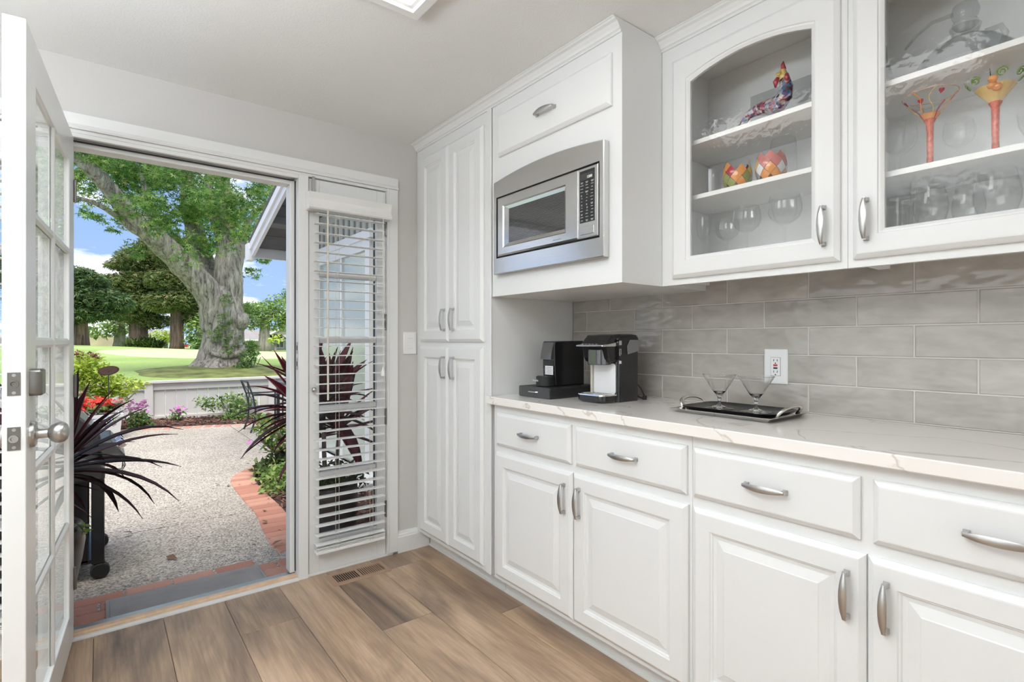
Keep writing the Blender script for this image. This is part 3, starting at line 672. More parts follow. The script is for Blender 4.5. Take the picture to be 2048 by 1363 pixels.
# glass-door wall cabinets
def arch_loop(x, y0, y1, z0, z1, rise, k=22):
    l = [(x, y1, z0), (x, y0, z0)]
    for i in range(k + 1):
        s_ = i / k; y = y0 + (y1 - y0) * s_
        l.append((x, y, z1 + rise * (1 - (2 * s_ - 1) ** 2)))
    return l
def upper(lab, y0, y1, dy0, dy1, shelves, hy, z_arch):
    t = thing('glass_door_cabinet', lab, 'cabinet', (1.83, (y0 + y1) / 2, 1.41), group='glass-fronted wall cabinets')
    X0 = 1.681
    mk('carcass', INSIDE, t, (X0 + .019, 1.9815, y0, y0 + .016, 1.43, 2.29), (X0 + .019, 1.9815, y1 - .016, y1 - .001, 1.43, 2.29), (1.972, 1.9815, y0 + .016, y1 - .016, 1.49, 2.29),
       (X0 + .019, 1.972, y0 + .016, y1 - .016, 1.492, 1.51), (X0 + .019, 1.972, y0 + .016, y1 - .016, 2.272, 2.29))
    mk('face_frame', WHITE, t, (X0, X0 + .019, dy1 - .012, y1 - .001, 1.4076, CZ - .002), (X0, X0 + .019, y0, dy0 + .012, 1.4076, CZ - .002), (X0, X0 + .019, dy0 + .012, dy1 - .012, 1.4076, 1.452), (X0, X0 + .019, dy0 + .012, dy1 - .012, 2.222, CZ - .002))
    for z in shelves: mk('shelf', INSIDE, t, (X0 + .03, 1.971, y0 + .017, y1 - .017, z - .016, z), bevel=.001)
    z0, z1 = 1.430, 2.235; rings = []
    def st(i, d): return arch_loop(X0 - d, dy0 + i, dy1 - i, z0 + i, z1 - i, 0)
    def ar(i, d): return arch_loop(X0 - d, dy0 + i, dy1 - i, z0 + i, z_arch + (.076 - i), .036)
    rings = [st(0, 0), st(0, .009), st(.003, .012), st(.013, .0195), st(.016, .020), ar(.062, .020), ar(.064, .0165), ar(.068, .0155), ar(.076, .010), ar(.076, 0)]
    b = B(); b.loops(rings, close=True); d = b.build('door', WHITE, t)
    b = B(); l = arch_loop(X0 - .006, dy0 + .07, dy1 - .07, z0 + .07, z_arch + .006, .036); b.loops([l, [(x + .003, y, z) for x, y, z in l]]); b.build('pane', SEEDY, d)
    handle(d, X0 - .020, hy, 1.535, 'z')
upper('glass-fronted wall cabinet next to the microwave, holding the glass rooster', .59, 1.2205, .607, 1.1687, (1.933, 1.733), .645, 2.133)
upper('glass-fronted wall cabinet holding the painted martini glasses and decanter', -.04, .59, .011, .5734, (1.918, 1.668), .537, 2.133)
# ------------------------------------------------------------------ microwave
t = thing('microwave', 'stainless steel built-in microwave with dark window and keypad', 'microwave', (1.45, 1.617, 1.50))
FX = 1.4215
def zt(y): return 1.924 + .026 * (1 - ((y - 1.617) / .336) ** 2)
b = B(); ys = [1.281 + (1.953 - 1.281) * i / 16 for i in range(17)]
# trim surround: outer arched frame with rectangular hole
out_ = [(1.953, 1.504), (1.281, 1.504)] + [(y, zt(y)) for y in ys]
inn = [(1.930, 1.575), (1.301, 1.575)] + [(1.301 + (1.930 - 1.301) * i / 16, 1.852) for i in range(17)]
b.loops([[(XF - .0005, y, z) for y, z in out_], [(FX + .003, y, z) for y, z in out_], [(FX, y + (.003 if y < 1.617 else -.003), z + (.003 if z < 1.6 else -.003)) for y, z in out_], [(FX, y, z) for y, z in inn], [(XF - .0005, y, z) for y, z in inn]], close=True)
b.build('trim_surround', STEEL, t)
mk('body', BLACKM, t, (1.436, 1.90, 1.3015, 1.9295, 1.5755, 1.8515))
D0 = 1.418
b = B()
def ring(x, y0, y1, z0, z1): return [(x, y1, z0), (x, y0, z0), (x, y0, z1), (x, y1, z1)]
b.loops([ring(1.436, 1.409, 1.922, 1.583, 1.845), ring(D0 + .004, 1.409, 1.922, 1.583, 1.845), ring(D0, 1.412, 1.914, 1.590, 1.838), ring(D0, 1.473, 1.878, 1.618, 1.806), ring(D0 + .004, 1.478, 1.873, 1.623, 1.801), ring(D0 + .008, 1.487, 1.842, 1.637, 1.787)], cap1=False)
d = b.build('door', STEEL, t)
b = B(); b.loops([ring(D0 + .0085, 1.484, 1.845, 1.634, 1.790), ring(D0 + .010, 1.484, 1.845, 1.634, 1.790)]); b.build('window', DARKGL, d)
b = B()
for i in range(26):
    z = 1.640 + i * .0058; b.box(D0 + .0080, D0 + .0086, 1.489, 1.840, z, z + .0022)
o = b.build('window_screen', simple('screen_lines', (.13, .13, .13), .3, .5), d); o['kind'] = 'stuff'
b = B(); b.loops([ring(1.436, 1.306, 1.407, 1.583, 1.845), ring(D0 + .003, 1.306, 1.407, 1.583, 1.845), ring(D0, 1.309, 1.404, 1.586, 1.842)]); p = b.build('control_panel', STEEL, t)
mk('keypad', BLACK, p, (D0 - .0015, D0, 1.322, 1.396, 1.640, 1.833)); mk('display', simple('display_glass', (.05, .05, .05), .15), p, (D0 - .0022, D0 - .0015, 1.327, 1.391, 1.797, 1.822))
text_mesh('1200', .0135, LCD, 'digits', p, (D0 - .0026, 1.345, 1.806))
b = B(); rr = random.Random(3)
for r_ in range(13):
    z = 1.790 - r_ * .0118; nn = 3
    for k in range(nn):
        y = 1.385 - k * .026 + (rr.random() - .5) * .003; w_ = .004 + .004 * rr.random()
        if 4 <= r_ <= 8 and k < 2: w_ = .003
        b.box(D0 - .0019, D0 - .0015, y - w_, y + w_, z - .0009, z + .0009)
        if rr.random() < .4: b.box(D0 - .0019, D0 - .0015, y - w_ * .7, y + w_ * .7, z - .0045, z - .0026)
o = b.build('key_lettering', simple('key_print', (.42, .42, .42), .6), p); o['kind'] = 'stuff'
mk('open_button', STEEL, p, (D0 - .0025, D0, 1.324, 1.395, 1.595, 1.624), bevel=.0015)
mk('badge', simple('badge_grey', (.25, .25, .25), .5), d, (D0 - .0004, D0, 1.50, 1.545, 1.598, 1.6015))
# ------------------------------------------------------------------ ceiling light
t = thing('ceiling_light', 'bright white rectangular ceiling light above the floor', 'ceiling light', (.72, 1.1, CZ))
LX0, LX1, LY0, LY1 = .48, .877, .43, 1.653
b = B()
def zr_(i, z): return [(LX0 + i, LY0 + i, z), (LX1 - i, LY0 + i, z), (LX1 - i, LY1 - i, z), (LX0 + i, LY1 - i, z)]
b.loops([zr_(0, CZ - .0005), zr_(0, CZ - .012), zr_(.008, CZ - .022), zr_(.040, CZ - .024), zr_(.046, CZ - .016), zr_(.058, CZ - .014), zr_(.058, CZ - .0005)], close=True); b.build('frame', simple('light_frame', (.86, .86, .85), .4), t)
b = B(); b.loops([zr_(.058, CZ - .003), zr_(.058, CZ - .014), zr_(.075, CZ - .022)]); b.build('diffuser', LIGHTGLOW, t)
# ------------------------------------------------------------------ switch, outlet, vent
t = thing('light_switch', 'white single rocker light switch on the wall beside the blind', 'switch', (1.4, YW, 1.187))
b = B(); b.loops([[(1.403 + sx * (.0405 - i), YW - d, 1.187 + sz * (.063 - i)) for sx, sz in ((-1, -1), (1, -1), (1, 1), (-1, 1))] for i, d in ((0, 0), (0, .004), (.003, .0065))]); b.build('wall_plate', OUTLETW, t)
b = B(); b.prism_x([(YW - .006, 1.155), (YW - .0105, 1.157), (YW - .0075, 1.187), (YW - .0095, 1.217), (YW - .006, 1.219)], 1.388, 1.420); b.build('rocker', OUTLETW, t)
t = thing('power_outlet', 'white wall outlet with red and black test buttons on the tiles', 'outlet', (XW - .007, .9325, 1.105))
def ob(x0, x1, y0, y1, z0, z1): return (XW - .007 - x1, XW - .007 - x0, .9325 + y0, .9325 + y1, 1.105 + z0, 1.105 + z1)
b = B(); b.loops([[(XW - .007 - d, .9325 + sy * (.0425 - i), 1.105 + sz * (.0645 - i)) for sy, sz in ((1, -1), (-1, -1), (-1, 1), (1, 1))] for i, d in ((0, 0), (0, .004), (.003, .0065))]); b.build('wall_plate', OUTLETW, t)
mk('gap', GASKET, t, ob(.0064, .0068, -.018, .018, -.0345, .0345)); mk('receptacle', OUTLETW, t, ob(.0064, .0085, -.0172, .0172, -.0338, .0338), bevel=.001)
mk('reset_button', RED, t, ob(.008, .0095, -.0075, .0075, .0015, .0085)); mk('test_button', BLACKM, t, ob(.008, .0095, -.0075, .0075, -.0085, -.0025))
for z in (.0235, -.0185): 
    for y in (-.0065, .0065): mk('slot', DARK, t, ob(.0084, .0088, y - .0011, y + .0011, z - .004, z + .004))
    b = B(); b.tube([(XW - .0154, .9325, 1.105 + z - .011), (XW - .0158, .9325, 1.105 + z - .011)], .0024, 10); b.build('ground_hole', DARK, t)
t = thing('floor_vent', 'brown metal floor vent with slots below the blind', 'vent', (1.05, 2.624, 0))
VX0, VX1, VY0, VY1 = .899, 1.2005, 2.551, 2.697
mk('dark_duct', DARK, t, (VX0 + .03, VX1 - .03, VY0 + .03, VY1 - .03, .0004, .0014))
b = B(); b.loops([[(VX0 + i, VY0 + i, z), (VX1 - i, VY0 + i, z), (VX1 - i, VY1 - i, z), (VX0 + i, VY1 - i, z)] for i, z in ((0, .0002), (.001, .003), (.006, .005), (.028, .005), (.028, .0014))], cap0=False, cap1=False); b.build('frame', VENTM, t)
mk('divider', VENTM, t, (1.044, 1.056, VY0 + .028, VY1 - .028, .0014, .005))
for k in range(11):
    for side in (0, 1):
        x = (VX0 + .0335 if side == 0 else 1.0615) + k * .0108
        q = B()
        q.loops([[(x, y, .0036), (x + (.0034 if side == 0 else .0062), y, .0036), (x + (.0034 if side == 0 else .0062), y, .005), (x, y, .005)] for y in (VY0 + .028, VY1 - .028)]); q.build('slat', VENTM, t)
# ------------------------------------------------------------------ coffee makers
t = thing('coffee_pod_box', 'low black pod drawer box under the small espresso machine', 'drawer box', (1.70, 1.817, .943))
b = B(); b.loops([[(x, y, z) for y, z in rrect(1.817, .943 + .025, .107, .0245, .008)] for x in (1.556, 1.86)]); b.build('casing', BLACKM, t)
b = B(); b.loops([[(x, y, z) for y, z in rrect(1.817, .9685, .1065, .024, .008)] for x in (1.5555, 1.549)]); b.build('drawer', simple('drawer_front', (.055, .055, .056), .3), t)
b = B(); b.tube([(1.549, 1.790, .9695), (1.543, 1.796, .9695), (1.543, 1.846, .9695), (1.549, 1.852, .9695)], .0032, 8); b.build('handle', CHROME, t)
t = thing('espresso_machine', 'slim black espresso machine standing on the pod drawer', 'coffee machine', (1.72, 1.805, .9935))
EZ = .9935
prof = [(1.822, EZ), (1.640, EZ), (1.632, EZ + .05), (1.628, EZ + .19), (1.634, EZ + .205), (1.815, EZ + .208), (1.822, EZ + .2)]
b = B(); b.prism_y(prof, 1.765, 1.848); b.build('body', BLACK, t, bevel=.004)
b = B(); ls = []
for y in (1.7705, 1.8425):
    ls.append([(1.631, y, EZ + .122)] + [(1.630 - .018 * math.sin(PI * .5 * (1 - k / 8)) * (1 if k < 8 else 0), y, EZ + .122 + .078 * k / 8) for k in range(9)])
b.loops(ls); b.build('front_cover', simple('glossy_cover', (.06, .06, .06), .12, coat=1), t, smooth=True, autosmooth=40)
for k in range(7): mk('rib', BLACKM, t, (1.626, 1.632, 1.772, 1.841, EZ + .066 + k * .0078, EZ + .070 + k * .0078))
b = B(); st = rrect(1.610, 1.8065, .042, .040, .036, 8); b.prism_z(st, EZ, EZ + .045); b.build('drip_tray', BLACKM, t, bevel=.003)
b = B(); b.prism_z(rrect(1.608, 1.8065, .034, .033, .03, 8), EZ + .045, EZ + .047); b.build('drip_grid', simple('dark_grid', (.08, .08, .08), .25, .6), t)
text_mesh('Breville', .013, PRINT, 'lettering', t, (1.5675, 1.826, EZ + .026))
mk('sticker', PRINT, t, (1.622, 1.6235, 1.768, 1.822, EZ + .052, EZ + .092))
b = B()
for k in range(5): b.box(1.6212, 1.6222, 1.774 + .003 * (k % 2), 1.815 - .004 * (k % 3), EZ + .058 + k * .0065, EZ + .060 + k * .0065)
o = b.build('sticker_lettering', simple('sticker_ink', (.3, .3, .3), .6), t); o['kind'] = 'stuff'
t = thing('pod_brewer', 'black single-serve pod brewer with silver lid handle and white recess', 'coffee machine', (1.73, 1.53, .943))
KZ = .943
b = B(); b.loops([[(x, y, z) for x, y in rrect(1.768, 1.53, .070, .080 - i, .018)] for z, i in ((KZ, 0), (KZ + .20, 0))] + [[(1.768 + (x - 1.768) * (1.06 if x > 1.768 else 1), y, z) for x, y in rrect(1.768, 1.53, .070 - i, .080 - i, .018)] for z, i in ((KZ + .268, .0), (KZ + .282, .006), (KZ + .287, .02))]); b.build('body', BLACK, t, smooth=True, autosmooth=50)
hd = B(); hp = [(1.72, KZ + .168), (1.662, KZ + .168), (1.650, KZ + .185), (1.640, KZ + .235), (1.632, KZ + .240), (1.650, KZ + .262), (1.672, KZ + .282), (1.72, KZ + .286)]
hd.prism_y(hp, 1.458, 1.602); hd.build('brew_head', BLACK, t, bevel=.008, bseg=3)
b = B(); b.prism_z(rrect(1.672, 1.53, .040, .052, .038, 8), KZ + .156, KZ + .222); b.build('pod_holder', simple('smoke_holder', (.05, .052, .055), .1, coat=1), t, bevel=.004)
b = B(); b.prism_y([(1.606, KZ + .2335), (1.700, KZ + .2335), (1.704, KZ + .254), (1.66, KZ + .247), (1.608, KZ + .2405)], 1.455, 1.606); b.build('lid_handle', CHROME, t, bevel=.003)
b = B()
for k, w_ in enumerate((.009, .007, .008, .006, .008)): b.box(1.621, 1.630, 1.585 - k * .020 - w_, 1.585 - k * .020, KZ + .2432, KZ + .2445)
o = b.build('lid_lettering', simple('raised_lettering', (.9, .9, .9), .2, .8), t); o['kind'] = 'stuff'
b = B(); b.loops([[(x, y, z) for y, z in rrect(1.53, KZ + .098, .066, .064, .012)] for x in (1.700, 1.6975)]); b.build('recess_panel', simple('recess_white', (.84, .84, .83), .35), t)
b = B(); b.tube([(1.690, 1.592, KZ + .03), (1.690, 1.592, KZ + .155)], .006, 10); b.build('recess_edge', simple('recess_beige', (.55, .50, .44), .4), t)
b = B(); b.loops([[(x, y, z) for x, y in rrect(1.658, 1.53, .052 - i, .078 - i, .03, 8)] for z, i in ((KZ, .008), (KZ + .008, 0), (KZ + .030, 0))]); b.build('drip_base', BLACK, t)
b = B(); b.loops([[(x, y, z) for x, y in rrect(1.656, 1.53, .054 - i, .080 - i, .03, 8)] for z, i in ((KZ + .030, 0), (KZ + .035, .001), (KZ + .0352, .010), (KZ + .032, .013))]); b.build('drip_tray', CHROME, t)
b = B()
for k in range(7): b.box(1.615, 1.690, 1.475 + k * .017, 1.481 + k * .017, KZ + .0325, KZ + .0345)
b.use(CHROME); o = b.build('drip_grid', CHROME, t); o['kind'] = 'stuff'
b = B(); b.prism_y([(1.712, KZ + .178), (1.700, KZ + .178), (1.6995, KZ + .262), (1.712, KZ + .266)], 1.447, 1.458); b.build('control_strip', BLACK, t)
mk('power_button', simple('button_grey', (.45, .45, .44), .3), t, (1.7005, 1.716, 1.4465, 1.4485, KZ + .240, KZ + .258))
b = B()
for q in ((1.7022, 1.7034, .196, .222), (1.7115, 1.7127, .200, .224), (1.7022, 1.7127, .2225, .2235), (1.7022, 1.710, .1965, .1975)): b.box(q[0], q[1], 1.4460, 1.4475, KZ + q[2], KZ + q[3])
o = b.build('cup_symbol', PRINT, t); o['kind'] = 'stuff'
mk('size_label', PRINT, t, (1.7005, 1.714, 1.446, 1.4475, KZ + .162, KZ + .174))
b = B(); b.prism_y([(1.756, KZ + .200), (1.830, KZ + .214), (1.838, KZ + .262), (1.770, KZ + .262), (1.752, KZ + .235)], 1.4465, 1.449); b.build('water_tank', simple('tank_grey', (.20, .20, .20), .12, coat=1), t, bevel=.002)
b = B(); pts = [(1.84, 1.50, KZ + .085), (1.868, 1.49, KZ + .072), (1.882, 1.475, KZ + .045), (1.884, 1.462, KZ + .018), (1.872, 1.45, KZ + .004), (1.858, 1.470, KZ + .012), (1.845, 1.49, KZ + .045)]
b.tube(pts, .0034, 8); b.build('power_cord', BLACKM, t, smooth=True)
b = B(); b.box(1.862, 1.880, 1.443, 1.455, KZ + .001, KZ + .018); b.build('plug', BLACKM, t, bevel=.002)
# ------------------------------------------------------------------ tray and its two glasses
t = thing('serving_tray', 'silver serving tray with black liner and curled handles on the worktop', 'tray', (1.772, .968, CZ * 0 + .943))
TX, TY, TZ = 1.772, .968, .9432
def rl(hx, hy, z): return [(TX - hx, TY + hy, z), (TX - hx, TY - hy, z), (TX + hx, TY - hy, z), (TX + hx, TY + hy, z)]
SILV = simple('tray_silver', (.72, .70, .66), .22, 1, bump=(60, .05))
b = B(); b.loops([rl(.120, .160, TZ), rl(.140, .182, TZ + .013), rl(.141, .184, TZ + .0145), rl(.138, .180, TZ + .015), rl(.116, .156, TZ + .004)], cap0=True, cap1=True); b.build('base', SILV, t)
b = B(); b.loops([[(x, y, TZ + z) for x, y in rrect(TX, TY, .116 - i, .166 - i, .04, 6)] for z, i in ((.010, .012), (.022, 0), (.0235, .002), (.014, .018))]); b.build('liner', simple('tray_liner', (.016, .016, .017), .28, bump=(40, .1)), t, smooth=True, autosmooth=35)
for sg in (-1, 1):
    b = B(); pts = []
    for k in range(13):
        a = PI * k / 12; pts.append((TX - .075 * math.cos(a), TY + sg * (.168 + .026 * math.sin(a) ** .7), TZ + .012 + .034 * math.sin(a) ** .6))
    b.tube(pts, [.006 - .0015 * math.sin(PI * k / 12) for k in range(13)], 8, flat=1.5); b.build('handle', SILV, t, smooth=True)
MART = [(.0, .0), (.050, .0), (.050, .0015), (.030, .005), (.010, .011), (.0062, .016), (.0055, .028), (.0075, .034), (.0060, .040), (.012, .050), (.022, .062), (.058, .122), (.0585, .1235), (.0570, .1235), (.021, .0645), (.010, .054), (.0, .051)]
t0 = thing('martini_glass', 'clear martini glass on the black tray, closer to the coffee makers', 'martini glass', (1.757, 1.030, TZ + .0142), group='empty martini glasses on the tray')
b = B(); b.lathe([(max(r, .0001), z) for r, z in MART], (1.757, 1.030, TZ + .0142), 72); b.build('glass', GLASS, t0, fixn=False)
dup(t0, (1.760, .897, TZ + .0142), label='clear martini glass on the black tray, in front of the wall outlet')
# ------------------------------------------------------------------ things in the glass cabinets
SH1 = (1.511, 1.7335, 1.9335); SH2 = (1.511, 1.6685, 1.9185)
def vessel(name, label, cat, x, y, z, prof, mat=STEMG, group=None, seg=40, part='glass'):
    t = thing(name, label, cat, (x, y, z), group=group)
    b = B(); b.lathe([(max(r, .0002), h) for r, h in prof], (x, y, z), seg, cap1=False, cap0=True)
    if mat is CUTG:      # cut facets: every other meridian is ground back between foot and lip
        hm = max(h for r, h in prof)
        b.v = [(x + (vx - x) * k, y + (vy - y) * k, vz) for i, (vx, vy, vz) in enumerate(b.v) for k in [(.90 if (i % seg) % 4 < 2 and .3 * hm < vz - z < .88 * hm else 1)]]
    b.build(part, mat, t, fixn=False)
    return t
def hollow(pr, th=.0016):   # outer wall up, inner wall back down
    return pr + [(max(r - th, .0003), h) for r, h in reversed(pr) if h > pr[0][1] + .004]
TUMB = hollow([(.0003, 0), (.030, 0), (.032, .01), (.035, .09), (.0355, .10)])
TALL = hollow([(.0003, 0), (.026, 0), (.028, .01), (.033, .13), (.0335, .14)])
STEMLESS = hollow([(.0003, 0), (.026, 0), (.036, .012), (.045, .04), (.046, .06), (.040, .09), (.0345, .112)])
BALLOON = [(.0003, 0), (.036, 0), (.036, .002), (.012, .008), (.0045, .014), (.004, .06), (.006, .068), (.02, .074), (.04, .09), (.048, .112), (.047, .135), (.040, .160), (.0385, .160), (.0455, .135), (.0465, .112), (.0385, .092), (.02, .077), (.0003, .073)]
FLUTE = [(.0003, 0), (.032, 0), (.032, .002), (.010, .007), (.004, .013), (.0037, .075), (.008, .085), (.022, .11), (.027, .15), (.027, .19), (.0255, .19), (.0255, .15), (.0205, .112), (.0003, .086)]
COUPE = [(.0003, 0), (.032, 0), (.032, .002), (.008, .008), (.0045, .015), (.006, .05), (.012, .056), (.03, .066), (.045, .09), (.050, .125), (.0485, .125), (.0435, .092), (.029, .069), (.0003, .058)]
for i, (x, y, lab, pr, mt) in enumerate([
    (1.80, 1.12, 'tall clear flute on the cabinet bottom, beside the microwave end', [(r, h * .80) for r, h in FLUTE], CUTG),
    (1.82, 1.035, 'cut crystal wine glass second from the microwave end, cabinet bottom', [(r * .9, h * .85) for r, h in BALLOON], CUTG),
    (1.79, .945, 'cut crystal wine glass in the middle of the cabinet bottom', BALLOON, CUTG),
    (1.79, .815, 'large cut crystal balloon glass nearest the cabinet handle', [(r * 1.12, h * 1.08) for r, h in BALLOON], CUTG)]):
    vessel('crystal_glass', lab, 'glass', x, y, SH1[0], pr, mt, 'crystal stemware on the cabinet bottom')
vessel('crystal_tumbler', 'cut crystal tumbler on the middle shelf, beside the dark painted tumbler', 'glass', 1.80, 1.085, SH1[1], TUMB, CUTG)
vessel('tall_glass', 'tall plain glass behind the two painted tumblers', 'glass', 1.90, .87, SH1[1], hollow([(.0003, 0), (.04, 0), (.045, .05), (.042, .16), (.038, .18)]), STEMG)
vessel('crystal_tumbler', 'cut crystal glass at the cabinet handle side of the middle shelf', 'glass', 1.80, .70, SH1[1], TALL, CUTG)
vessel('stemmed_candle_holder', 'clear stemmed glass in the dim corner of the upper shelf, away from the rooster', 'glass', 1.88, 1.115, SH1[2], [(r * .8, h * .9) for r, h in COUPE], STEMG)
vessel('glass_vase', 'large clear vase beside the rooster on the upper shelf', 'vase', 1.89, .70, SH1[2], hollow([(.0003, 0), (.04, 0), (.055, .03), (.07, .12), (.055, .2), (.07, .25)], .003), SMOKEG)
mk('back_platter', SMOKEG, thing('glass_platter', 'flat square glass platter leaning behind the rooster', 'platter', (1.955, .90, SH1[2])), (1.958, 1.968, .80, 1.02, SH1[2] + .0005, SH1[2] + .20))
def mosaic(label, y, cols, x=1.80):
    t = thing('painted_tumbler', label, 'glass', (x, y, SH1[1]), group='painted mosaic tumblers')
    out = [(.027, 0), (.040, .012), (.0485, .04), (.0495, .062), (.045, .09), (.040, .108)]
    b = B(); b.lathe([(max(r, .0003), h) for r, h in hollow([(.0003, 0)] + out)], (x, y, SH1[1]), 40, cap1=False); b.build('glass', STEMG, t, fixn=False)
    # painted diamonds
    seg = 8; rn = random.Random(len(label))
    def Rz(z):
        for (ra, za), (rb, zb) in zip(out[:-1], out[1:]):
            if z <= zb: return ra + (rb - ra) * (z - za) / (zb - za)
        return out[-1][0]
    zs = [.004, .024, .046, .068, .090, .106]
    for r_ in range(4):
        for k in range(seg):
            if r_ == 3 and rn.random() < .45: continue
            c = rn.choice(cols[0 if r_ >= 2 else 1]); q = B(); am = 2 * PI * (k + (.5 if r_ % 2 else 0)) / seg; ha = PI / seg
            g = 3; vs = []
            for i in range(g + 1):
                for j in range(g + 1):
                    p, w_ = i / g * .95 + .025, j / g * .95 + .025; a = am + (p - w_) * ha; h = (p + w_) / 2
                    z = zs[r_] + (zs[r_ + 2] - zs[r_]) * h; R_ = Rz(z) + .0005
                    vs.append((x + R_ * math.cos(a), y + R_ * math.sin(a), SH1[1] + z))
            q.add(vs, [(i * (g + 1) + j, i * (g + 1) + j + 1, (i + 1) * (g + 1) + j + 1, (i + 1) * (g + 1) + j) for i in range(g) for j in range(g)])
            q.build('painted_patch', PAINTS[c], t, smooth=True)
mosaic('dark red and yellow mosaic tumbler on the middle shelf, beside the crystal tumbler', .985, (('red', 'yellow', 'purple', 'orange', 'red'), ('grey', 'olive', 'orange', 'grey')))
mosaic('pink and white mosaic tumbler on the middle shelf, closer to the cabinet handle', .865, (('pink', 'pink', 'amber', 'pink'), ('white', 'orange', 'olive', 'white', 'grey')))
# glass rooster figurine: one body, neck up, tail drooping
t = thing('glass_rooster', 'colourful blown glass rooster figurine on the upper shelf', 'figurine', (1.80, .87, SH1[2]))
RX, RY, RZ = 1.80, .87, SH1[2]
MULTI = island_mat('rooster_glass', [(0, (.05, .10, .28)), (.35, (.30, .05, .05)), (.6, (.55, .45, .40)), (1, (.08, .05, .06))], .1, spec=.8)
m = MULTI; N_, L_ = m.node_tree.nodes, m.node_tree.links
tcn = N_.new('ShaderNodeTexCoord'); vn = N_.new('ShaderNodeTexVoronoi'); vn.inputs['Scale'].default_value = 95; L_.new(tcn.outputs['Object'], vn.inputs['Vector'])
rp = ramp(N_, [(0, (.03, .10, .32)), (.3, (.35, .04, .05)), (.5, (.02, .02, .03)), (.7, (.6, .5, .45)), (1, (.05, .18, .35))]); sc_ = N_.new('ShaderNodeSeparateColor'); L_.new(vn.outputs['Color'], sc_.inputs[0]); L_.new(sc_.outputs[0], rp.inputs[0]); L_.new(rp.outputs[0], N_['Principled BSDF'].inputs['Base Color'])
b = B(); b.tube([(RX, RY + .105, RZ + .012), (RX, RY + .095, RZ + .04), (RX, RY + .075, RZ + .062), (RX, RY + .045, RZ + .070), (RX, RY + .005, RZ + .066), (RX, RY - .030, RZ + .066), (RX, RY - .050, RZ + .085), (RX, RY - .056, RZ + .115), (RX, RY - .050, RZ + .140)], [.006, .011, .014, .019, .026, .029, .025, .020, .017], 16); b.build('body', MULTI, t, smooth=True)
b = B(); b.tube([(RX, RY - .050, RZ + .138), (RX, RY - .046, RZ + .155), (RX, RY - .044, RZ + .172), (RX, RY - .046, RZ + .190)], [.0165, .0145, .010, .001], 14); b.build('head', PAINTS['amber'], t, smooth=True)
b = B(); b.tube([(RX - .012, RY - .04, RZ + .160), (RX - .016, RY - .036, RZ + .158), (RX - .028, RY - .030, RZ + .152)], [.007, .006, .0008], 8); b.build('beak', PAINTS['yellow'], t, smooth=True)
b = B(); b.tube([(RX - .012, RY - .033, RZ + .148), (RX - .016, RY - .028, RZ + .135), (RX - .014, RY - .026, RZ + .118)], [.006, .009, .003], 8); b.tube([(RX - .012, RY - .062, RZ + .150), (RX - .014, RY - .064, RZ + .137), (RX - .010, RY - .062, RZ + .122)], [.006, .009, .003], 8); b.build('wattle', PAINTS['red'], t, smooth=True)
b = B(); b.tube([(RX, RY - .046, RZ + .176), (RX - .002, RY - .045, RZ + .192), (RX, RY - .046, RZ + .204)], [.009, .006, .0006], 8); b.build('comb', PAINTS['red'], t, smooth=True)
for k in range(4):
    b = B(); b.tube([(RX, RY + .098, RZ + .04), (RX - .006 + k * .004, RY + .112 + .003 * k, RZ + .03), (RX - .01 + k * .006, RY + .118 + .004 * (k % 2), RZ + .002)], [.006, .006, .002], 7); b.build('tail_feather', PAINTS['blue' if k % 2 else 'black'], t, smooth=True)
b = B(); b.lathe([(.018, 0), (.018, .004), (.010, .03), (.014, .045)], (RX, RY - .025, RZ), 14); b.build('foot', PAINTS['black'], t, smooth=True)
# second cabinet
def painted_martini(label, y, stem_mat, deco, x=1.79):
    z = SH2[1]; t = thing('painted_martini_glass', label, 'martini glass', (x, y, z), group='painted martini glasses')
    b = B(); b.lathe([(.0003, 0), (.040, 0), (.040, .003), (.012, .007)], (x, y, z), 24); b.build('foot', STEMG, t, fixn=False)
    b = B(); b.lathe([(.008, .006), (.0072, .04), (.0078, .09), (.0085, .125), (.014, .137), (.010, .14)], (x, y, z), 14); b.build('stem', stem_mat, t, smooth=True)
    b = B(); b.lathe([(.0003, .136), (.012, .138), (.062, .205), (.0615, .206), (.011, .1405), (.0003, .139)], (x, y, z), 40, cap1=False); b.build('bowl', STEMG, t, fixn=False)
    def on(a, s_): r = .0125 + (.062 - .0125) * s_ + .0008; return (x + r * math.cos(a), y + r * math.sin(a), z + .138 + .067 * s_)
    deco(t, on); return t
def deco_red(t, on):
    for k in range(9):
        a = 2 * PI * k / 9; b = B(); wv = .16 if k % 2 else -.13
        b.tube([on(a + wv * math.sin(s_ * 7), s_) for s_ in [i / 12 * (.98 if k % 3 else .55) for i in range(13)]], .0009 if k % 2 else .0014, 6); b.build('painted_swirl', PAINTS[('red', 'orange', 'amber')[k % 3]], t)
    b = B(); b.tube([on(2 * PI * j / 30, .985) for j in range(31)], .0007, 5); b.build('painted_rim', PAINTS['orange'], t)
    for a, s_ in ((PI * .93, .62), (PI * 1.22, .83), (PI * .6, .8), (PI * 1.55, .7)):
        b = B(); c = Vector(on(a, s_)); e1 = (Vector(on(a + .1, s_)) - c).normalized(); e2 = (Vector(on(a, s_ + .1)) - c).normalized(); nn = e1.cross(e2) * .0008
        sh = [(0, -.008), (.0065, .0), (.006, .005), (.003, .0065), (0, .004), (-.003, .0065), (-.006, .005), (-.0065, 0)]
        b.loops([[tuple(c + e1 * p + e2 * q + nn * k) for p, q in sh] for k in (-1, 1)]); b.build('painted_heart', PAINTS['red'], t)
    b = B(); b.tube([on(0, .02), on(0, .03)], .001, 4)
    b = B(); b.loops([[on(2 * PI * j / 24, s_) for j in range(24)] for s_ in (.0, .12, .20)], False, False); b.build('painted_base', PAINTS['orange'], t)
